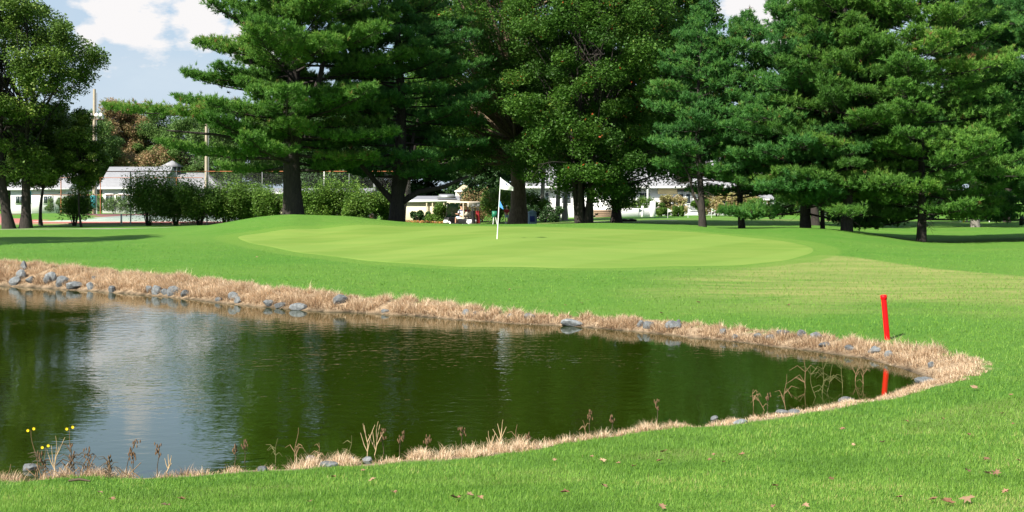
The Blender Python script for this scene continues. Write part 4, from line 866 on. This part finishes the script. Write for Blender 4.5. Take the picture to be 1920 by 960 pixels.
# bring the cart up so that its wheels rest on the grass
cart = empty('golf_cart', cl, 'golf cart with an ivory canopy parked behind the green', 'golf cart', None, crz)
b_ = MB(); b_.box((.95, 0, .55), (.55, 1.15, .5), taper=.7, taper_y=.9).box((.1, 0, .36), (2.2, 1.1, .12)).box((-.55, 0, .55), (.75, 1.15, .36)); o_ = b_.build('body', M['black'], cart); MB().box((1.0, 0, .52), (.44, 1.17, .2), taper=.75, taper_y=.92).build('cowl', M['whitemetal'], cart); bv = o_.modifiers.new('b', 'BEVEL'); bv.width = .04; bv.segments = 2
for s in (-1, 1):
    for xx in (.85, -.85):
        f_ = MB(); a = np.linspace(0, math.pi, 9); f_.tube([(xx+.30*math.cos(q), s*.5, .26+.26*math.sin(q)) for q in a], .06, 8); f_.build('fender', M['whitemetal'], cart, True)
        w = MB().tube([(xx, s*.43, .23), (xx, s*.45, .23), (xx, s*.57, .23), (xx, s*.59, .23)], [.2, .23, .23, .2], 18).build('wheel', M['rubber'], cart, True)
        MB().tube([(xx, s*.575, .23), (xx, s*.6, .23)], .11, 12).build('rim', M['whitemetal'], w)
MB().box((-.95, 0, .62), (.45, 1.05, .12)).box((-1.15, 0, .5), (.1, 1.12, .3)).build('rear_panel', M['whitemetal'], cart)
MB().box((-.25, 0, .74), (.5, 1.05, .12)).build('seat', M['ivory'], cart); MB().box((-.5, 0, 1.0), (.1, 1.02, .36)).build('backrest', M['ivory'], cart)
rf_ = MB().box((-.1, 0, 1.84), (1.95, 1.22, .07), taper=.96).box((-1.09, 0, 1.68), (.07, 1.2, .34)).build('canopy', M['ivory'], cart); bv = rf_.modifiers.new('b', 'BEVEL'); bv.width = .025; bv.segments = 2
for s in (-.54, .54):
    MB().tube([(1.0, s, .75), (.8, s, 1.82)], .02, 6).build('strut', M['black'], cart); MB().tube([(-.62, s, .7), (-.62, s, 1.82)], .035, 6).build('strut', M['ivory'], cart); MB().tube([(-1.05, s, .6), (-1.0, s, 1.6)], .03, 6).build('strut', M['black'], cart)
MB().add([(1.0, -.52, .78), (1.0, .52, .78), (.82, .52, 1.72), (.82, -.52, 1.72)], [(0, 1, 2, 3)]).build('windshield', simple('tinted screen', (.03, .12, .08), .1, spec=.7), cart)
tr_ = MB(); a = np.linspace(0, 2*math.pi, 17); tr_.tube([(.50+.04*math.cos(q)*1.5, .28+.15*math.sin(q), 1.05+.15*math.cos(q)) for q in a], .014, 6, False); tr_.tube([(.5, .28, 1.05), (.8, .28, .8)], .018, 6); tr_.build('steering_wheel', M['black'], cart)
cs_, sn_ = math.cos(crz), math.sin(crz)
def cw(x, y, z): return (cl[0]+x*cs_-y*sn_, cl[1]+x*sn_+y*cs_, cl[2]+z)
person('seated driver in a white and navy striped shirt and light blue shorts', cw(-.22, .26, .30), crz, 'sit', 'stripes', 'denim')
person('seated passenger in a red top inside the golf cart', cw(-.25, -.28, .28), crz, 'sit', 'redcloth', 'black', cap='white')
for s, mt, lab in ((.24, 'black', 'black golf bag strapped upright on the back of the cart, nearer one'), (-.26, 'redcloth', 'dark red golf bag strapped on the back of the cart, farther one')):
    gb = empty('golf_bag', cw(-1.28, s, .42), lab, 'golf bag', 'golf bags on the cart', crz); MB().tube([(0, 0, 0), (.04, 0, .4), (.09, 0, .82)], [.13, .13, .15], 12).build('bag', M[mt], gb, True)
    cb = MB()
    for k in range(5):
        a = k*1.3; cb.tube([(.06+.06*math.cos(a), .06*math.sin(a), .7), (.1+.09*math.cos(a), .09*math.sin(a), 1.08+.04*k)], .008, 5); cb.box((.1+.1*math.cos(a), .1*math.sin(a), 1.1+.04*k), (.08, .04, .05))
    cb.build('club', M['grey'], gb)
pz = gp(1547, 128); person('man in white clothes and white cap walking on the far lawn', pz, R(-20), 'stand', 'white', 'white', cap='white')
pz = gp(950, 103); person('person in a red top with a white cap beyond the cart', pz, R(-70), 'stand', 'redcloth', 'denim', cap='white', s=.8)

# ------------------------------------------------------------------ rocks
def rockmat():
    m, t, b, o = newmat('rock'); tcn = N(t, 'ShaderNodeTexCoord'); n = N(t, 'ShaderNodeTexNoise', i_Scale=14, i_Detail=8, i_Roughness=.7); L(t, tcn.outputs['Object'], n.inputs[0])
    oi = N(t, 'ShaderNodeObjectInfo'); c = ramp(t, n.outputs[0], [(.25, (.04, .045, .045)), (.5, (.11, .12, .125)), (.8, (.25, .26, .26))]).outputs[0]
    hs = N(t, 'ShaderNodeHueSaturation'); L(t, c, hs.inputs['Color']); L(t, mth(t, 'ADD', mth(t, 'MULTIPLY', oi.outputs['Random'], .7), .65), hs.inputs['Value'])
    L(t, hs.outputs[0], b.inputs['Base Color']); b.inputs['Roughness'].default_value = .85; bn = N(t, 'ShaderNodeBump', i_Strength=.7, i_Distance=.02); L(t, n.outputs[0], bn.inputs['Height']); L(t, bn.outputs[0], b.inputs['Normal']); return m
M['rock'] = rockmat()
def rock_mesh(seed, sx, sy, sz):
    rd = random.Random(seed); bm = bmesh.new(); bmesh.ops.create_icosphere(bm, subdivisions=2, radius=1)
    pl = [(Vector((rd.gauss(0, 1), rd.gauss(0, 1), rd.gauss(0, .8))).normalized(), rd.uniform(.45, .75)) for _ in range(9)]
    for v in bm.verts:
        for n_, d in pl:
            k = v.co.dot(n_)
            if k > d: v.co -= n_*(k-d)*.92
        v.co += Vector((rd.gauss(0, .012), rd.gauss(0, .012), rd.gauss(0, .012))); v.co = Vector((v.co.x*sx, v.co.y*sy, v.co.z*sz))
    me = bpy.data.meshes.new('rock'); bm.to_mesh(me); bm.free(); me.materials.append(M['rock']); return me
def rock(px, py, wpx, hpx, lab, seed, group='rocks along the pond bank'):
    p = hit(px, py); k = FPX/p[1]; w = wpx/k/2; h = hpx/k/2
    o = bpy.data.objects.new('rock', rock_mesh(seed, w*1.4, w*1.1, max(h*1.8, w*.7))); COL.objects.link(o); o.location = (p[0], p[1]-.03, max(p[2], 0)+h*.32); o.rotation_euler = (0, 0, seed*1.1 % .6-.3)
    tag(o, lab, 'rock', group)
RK = [(45,505,14,16,'upper pale rock in the dry grass at the far left bank'),(40,520,16,14,'grey rock below the pale one at the far left bank'),(30,531,18,12,'wide grey rock at the left waterline'),(58,528,16,12,'bluish rock at the waterline, left cluster'),(98,524,22,16,'light angular rock in the left cluster'),(90,530,14,13,'blue grey rock leaning on the light angular one'),(116,532,26,15,'dark blue rock, biggest of the left cluster'),(140,538,26,10,'flat pale slab at the waterline of the left cluster'),(170,540,14,11,'white topped rock right of the flat slab'),(178,523,9,8,'tiny pale rock up in the dry grass'),
      (210,546,16,10,'half hidden rock between the two left clusters'),(280,546,12,12,'small round rock opening the second cluster'),(296,548,18,14,'green tinted rock in the second cluster'),(310,550,16,12,'rounded low rock in the middle of the second cluster'),(329,549,26,18,'biggest blue grey rock of the second cluster'),(350,553,16,13,'end rock of the second cluster'),(412,562,14,7,'low flat rock right of the second cluster'),(437,559,17,12,'pale blue rock above the dark one'),(447,566,12,10,'dark small rock at the waterline below the pale blue one'),
      (504,572,18,10,'low grey rock below the first tall tuft'),(527,575,22,8,'long low rock at the far waterline'),(560,578,26,7,'dark flat rock under the dry tufts'),(635,566,28,14,'broad pale slab set in the dry grass'),(722,584,12,6,'small white rock at the far waterline'),(873,588,12,9,'rock with bluish face at mid bank'),(890,590,12,9,'white faced rock at mid bank'),(957,596,12,8,'little rock right of the mid bank pair'),(993,598,20,12,'blue grey rock near the white water reflection'),
      (1073,608,34,10,'long flat blue grey rock at the far waterline'),(1202,610,14,15,'upright pale rock of the bright pair'),(1217,613,20,16,'larger pointed rock of the bright pair'),(1262,615,26,14,'dark slanting rock right of the bright pair'),(1272,609,8,10,'thin upright rock over the slanting one'),(1355,625,14,12,'dull rock in brown grass'),(1380,633,14,7,'flat little rock in the mud'),(1422,632,16,8,'flat pale rock in brown grass'),(1446,636,20,9,'wide low rock left of the squarish one'),(1467,631,22,18,'squarish grey rock, tallest on the right bank'),
      (1500,632,18,14,'dull rock right of the squarish one'),(1528,636,20,16,'dark rock before the stake'),(1550,649,24,9,'white flat rock at the right waterline'),(1592,655,18,9,'flat grey rock left of the stake foot'),(1638,659,20,14,'dark rock at the stake foot, left'),(1663,667,16,11,'bluish rock right under the stake'),(1745,688,14,12,'rock half sunk in mud at the pond tip'),
      (1733,718,36,11,'smooth grey boulder at the right tip of the water'),(1583,753,26,15,'pale pointed rock on the near right bank'),(1463,773,22,9,'flat rock, left of the pair on the near bank'),(1488,774,18,8,'flat rock, right of the pair on the near bank'),(1338,787,14,9,'small pale rock on the near bank beside the mud'),(1388,793,22,7,'half buried pale rock in near dry grass'),
      (585,868,20,16,'dark round rock at the near waterline'),(620,872,30,10,'flat pinkish rock on the near bank'),(655,866,22,12,'pale rock on the near bank left of the stalks'),(690,862,20,9,'buried pale rock right of the flat pinkish one'),(494,882,24,9,'buried rock in near dry grass'),(57,880,30,10,'flat pale rock in the water by the yellow flowers')]
for i, (px, py, w, h, lab) in enumerate(RK): rock(px, py, w, h, lab, 300+i)
# ------------------------------------------------------------------ dead plants, flowers
M['stalk'] = simple('dry stalk', (.20, .13, .065), .8, noise=.3, scale=20); M['darkstalk'] = simple('dark stalk', (.065, .048, .025), .8, noise=.3, scale=20); M['strawst'] = simple('straw stalk', (.42, .31, .17), .8, noise=.2, scale=20); M['greenst'] = simple('olive stalk', (.10, .10, .03), .7, noise=.2); M['seed'] = simple('seed head', (.15, .09, .045), .9, noise=.4, scale=40); M['petal'] = simple('yellow petals', (.80, .58, .01), .6, noise=.1)
DG = 'dead stalks standing in the pond margin'
def stalk(px, py, hpx, style, lab, lean=0, seed=0):
    rd = random.Random(seed+px); p = hit(px, py); k = FPX/p[1]; h = hpx/k; r = empty('dead_plant', p, lab, 'dead plant', DG)
    mt = {'seed': 'darkstalk', 'fork': 'strawst', 'reed': 'stalk', 'flower': 'stalk', 'tangle': 'darkstalk', 'bent': 'greenst'}[style]
    pts = [np.array([lean*h*u+.03*h*math.sin(u*6+seed), .04*h*math.sin(u*4), h*u]) for u in np.linspace(0, 1, 8)]
    st = MB().tube(pts, np.linspace(.0042, .002, 8)*max(1, p[1]/14), 5)
    if style == 'fork':
        for s in (-1, 1, .4, -.5):
            u = rd.uniform(.1, .5); a = pts[int(u*7)]; st.tube([a, a+np.array([s*h*.10, 0, h*.2]), a+np.array([s*h*.22, .02, h*rd.uniform(.35, .6)])], [.005, .0035, .002], 4)
    if style in ('reed', 'bent', 'tangle'):
        for q in range(5 if style != 'tangle' else 22):
            u = rd.uniform(.05, .8); a = pts[int(u*7)]; s = rd.choice((-1, 1)); e = a+np.array([s*h*rd.uniform(.15, .5), rd.uniform(-.1, .1)*h, h*rd.uniform(-.15, .3)]); st.tube([a, (a+e)/2+[0, 0, h*.15], e], [.0035, .003, .0015], 4)
    if style == 'tangle':
        for q in range(8):
            sb = MB(); a = np.array([rd.gauss(0, .12), rd.gauss(0, .04), 0]); e = a+np.array([rd.gauss(0, .08), rd.gauss(0, .03), h*rd.uniform(.2, .6)]); sb.tube([a, (a+e)/2+[rd.gauss(0, .01), 0, 0], e], [.0042, .0038, .003], 5)
            sb.build('broken_reed', M['stalk'], r, True)
    st.build('stem', M[mt], r, True)
    if style in ('seed', 'tangle'):
        sd_m = MB()
        for q in range(16):
            u = rd.uniform(.55, 1) if style == 'seed' else rd.uniform(.3, 1); a = np.array([np.interp(u, np.linspace(0, 1, 8), [z[i] for z in pts]) for i in range(3)])+np.array([rd.gauss(0, .014), rd.gauss(0, .014), 0]); sd_m.tube([a-[0, 0, .014], a, a+[0, 0, .016]], [.002, .0065, .002], 6, False)
        sd_m.build('seed_head', M['seed'], r, True)
    if style == 'flower':
        for q in range(2):
            c = pts[-1]+np.array([(q-.5)*.05, 0, (q % 2)*.015]); f = MB()
            for j in range(8):
                a = j*math.pi/4; f.add([c+[0, 0, 0], c+np.array([.009*math.cos(a-.35), -.005, .009*math.sin(a-.35)]), c+np.array([.015*math.cos(a), -.002, .015*math.sin(a)]), c+np.array([.009*math.cos(a+.35), -.005, .009*math.sin(a+.35)])], [(0, 1, 2, 3)])
            f.build('flower', M['petal'], r)
SK = [(70,893,86,'flower','yellow flowered stalk at the left, taller of two',-.12),(137,890,86,'flower','yellow flowered stalk right of the tall grey stick',-.08),(84,893,54,'flower','short stalk with one small yellow bloom',.0),(104,893,76,'fork','grey upright stick between the yellow flowers',0),(128,893,60,'tangle','dark tangle of broken stems below the yellow flowers',.1),(160,893,52,'tangle','brown tangle of bent stems by the white water',.15),(80,893,46,'tangle','black leafless stems in the left corner tangle',-.1),(205,896,40,'tangle','mound of broken reeds left of the leaning dark stalk',.0),
      (232,890,66,'seed','leaning dark stalk over the bright water',.35),(250,890,40,'seed','short black seed stalk beside the leaning one',0),(296,888,56,'seed','straight dark seed stalk over the bright water',0),(312,890,36,'fork','arching pale stem near the bright water',.3),(441,868,34,'seed','brown seed stalk at the edge of the bright water',0),(458,866,40,'seed','twin brown seed stalk at the edge of the bright water',.05),
      (515,868,46,'bent','drooping olive stem in the dark water',.1),(552,868,66,'reed','tall orange brown reed in front of dark water',.1),(598,864,34,'reed','thin brown stem behind the dark round rock',0),(655,852,36,'bent','drooping stem with a hanging seed pod',.15),(690,856,62,'fork','thin forked straw stem left of the purple spike',-.12),(702,854,64,'fork','tall curved straw stem left of the purple spike',.12),(718,852,48,'seed','thick purple seed spike, the tallest',0),(748,854,44,'seed','bent brown seed stalk right of the purple spike',.15),(799,850,32,'seed','dark seed stalk rising by the dry tufts',.1),(866,836,34,'seed','small seed stalk behind the dry tufts',0),
      (932,845,58,'fork','forked straw stem with long prongs, near bank middle',.22),(920,846,38,'fork','short forked straw stem beside the long pronged one',-.1),(967,838,42,'reed','curved thin reed right of the forked stems',.05),(990,838,26,'seed','dark short seed stalk right of the curved reed',0),(1106,814,44,'seed','upright red brown seed stalk over dark water',0),(1100,822,34,'reed','thin leaning reed beside the red brown stalk',-.2),(1148,806,26,'seed','dark little seed stalk over dark water',0),(1232,790,40,'seed','seed stalk in the pale reflection',0),
      (1412,762,32,'reed','thin reed at the left of the reed bed',0),(1432,770,40,'reed','straw reed leaning left on the near bank',-.4),(1472,768,66,'reed','upright reed with a red leaf',.02),(1440,768,32,'seed','brown leaf clump at the near bank',0),(1512,728,70,'reed','tall thin reed left of the main clump',-.1),(1543,738,78,'bent','main clump of arching yellow reeds',0),(1550,736,66,'bent','arching reeds crossing the main clump',.25),(1578,728,62,'bent','slim reed pair right of the main clump',.05),(1528,745,60,'bent','low arching reeds before the main clump',-.2),(1604,715,44,'reed','thin dark reed near the stake reflection',.2),(1620,720,40,'reed','fine reed just left of the stake reflection',-.1)]
for i, (px, py, h, sty, lab, ln) in enumerate(SK): stalk(px, py, h, sty, lab, ln, i)
# ------------------------------------------------------------------ fallen leaves
M['fallen'] = leafmat('fallen leaf', [(0, (.16, .08, .045)), (.5, (.28, .16, .10)), (1, (.36, .24, .15))], .2, .3)
def fallen_mesh(seed):
    rd = random.Random(seed); k = 14; v = [(0, 0, .004)]
    for i in range(k):
        a = i/k*6.283; r = .034*(1.0 if i % 2 else .45)*(1+.5*abs(math.cos(a/2)))*rd.uniform(.8, 1.1); v.append((r*math.cos(a), r*.75*math.sin(a), .012*rd.random()+.012*abs(math.sin(a))))
    return MB().add(v, [(0, 1+i, 1+(i+1) % k) for i in range(k)]), rd
lp = None
FL = [(1815,945,1.35,'large lobed brown oak leaf at the bottom right corner'),(1775,950,1.2,'curled brown oak leaf left of the lobed one'),(1868,895,1.2,'leaf pair on the lawn near the right edge'),(1828,733,1.5,'pale brown leaf lying right of the pond tip'),(1130,870,.9,'small pinkish leaf on the near lawn below the pond'),(855,942,1.2,'brown leaf at the bottom middle'),(1132,918,.8,'')]
def put_leaf(px, py, s, lab, seed):
    q = hit(px, py); mb, rd = fallen_mesh(seed); o = mb.build('fallen_leaf', M['fallen'], loc=(q[0], q[1], q[2]+.022)); o.data.attributes['var'].data.foreach_set('value', np.full(len(o.data.vertices), rd.random(), np.float32))
    o.rotation_euler = (rd.uniform(-.3, .3), rd.uniform(-.3, .3), rd.random()*6); o.scale = (s, s, s); tag(o, lab or 'small brown fallen leaf lying on the short lawn', 'leaf', 'fallen leaves on the lawn')
for i, f in enumerate(FL): put_leaf(*f, 500+i)
rd = random.Random(4)
for i, (px, py) in enumerate([(1110,862),(1160,874),(1040,868),(1355,872),(1330,868),(1340,858),(1245,852),(1390,858),(1580,810),(1600,840),(1655,835),(1700,795),(1895,745),(1880,780),(1910,870),(1850,868),(1852,895),(1815,890),(1750,945),(1685,940),(1452,918),(1238,870),(1190,880),(1060,930),(1240,958),(1450,957),(880,935),(900,940),(740,930),(680,888),(625,900),(580,948),(340,943),(312,955),(210,943),(188,930),(482,484),(1240,590),(1310,570),(1478,575),(1815,820),(1885,930),(1560,905),(1510,955),(1060,575),(955,545),(1090,571),(1768,790),(1900,800),(700,905)]):
    put_leaf(px, py, rd.uniform(.55, .95)*(1 if py > 700 else 1.4), '', 600+i)
# the dark twig on the near bank edge
p = hit(148, 909); tag(MB().tube([(-.08, 0, .03), (0, .01, .04), (.09, -.01, .03)], [.008, .012, .006], 6).build('twig', M['darkstalk'], loc=p), 'dark broken twig lying at the grass edge bottom left', 'twig')
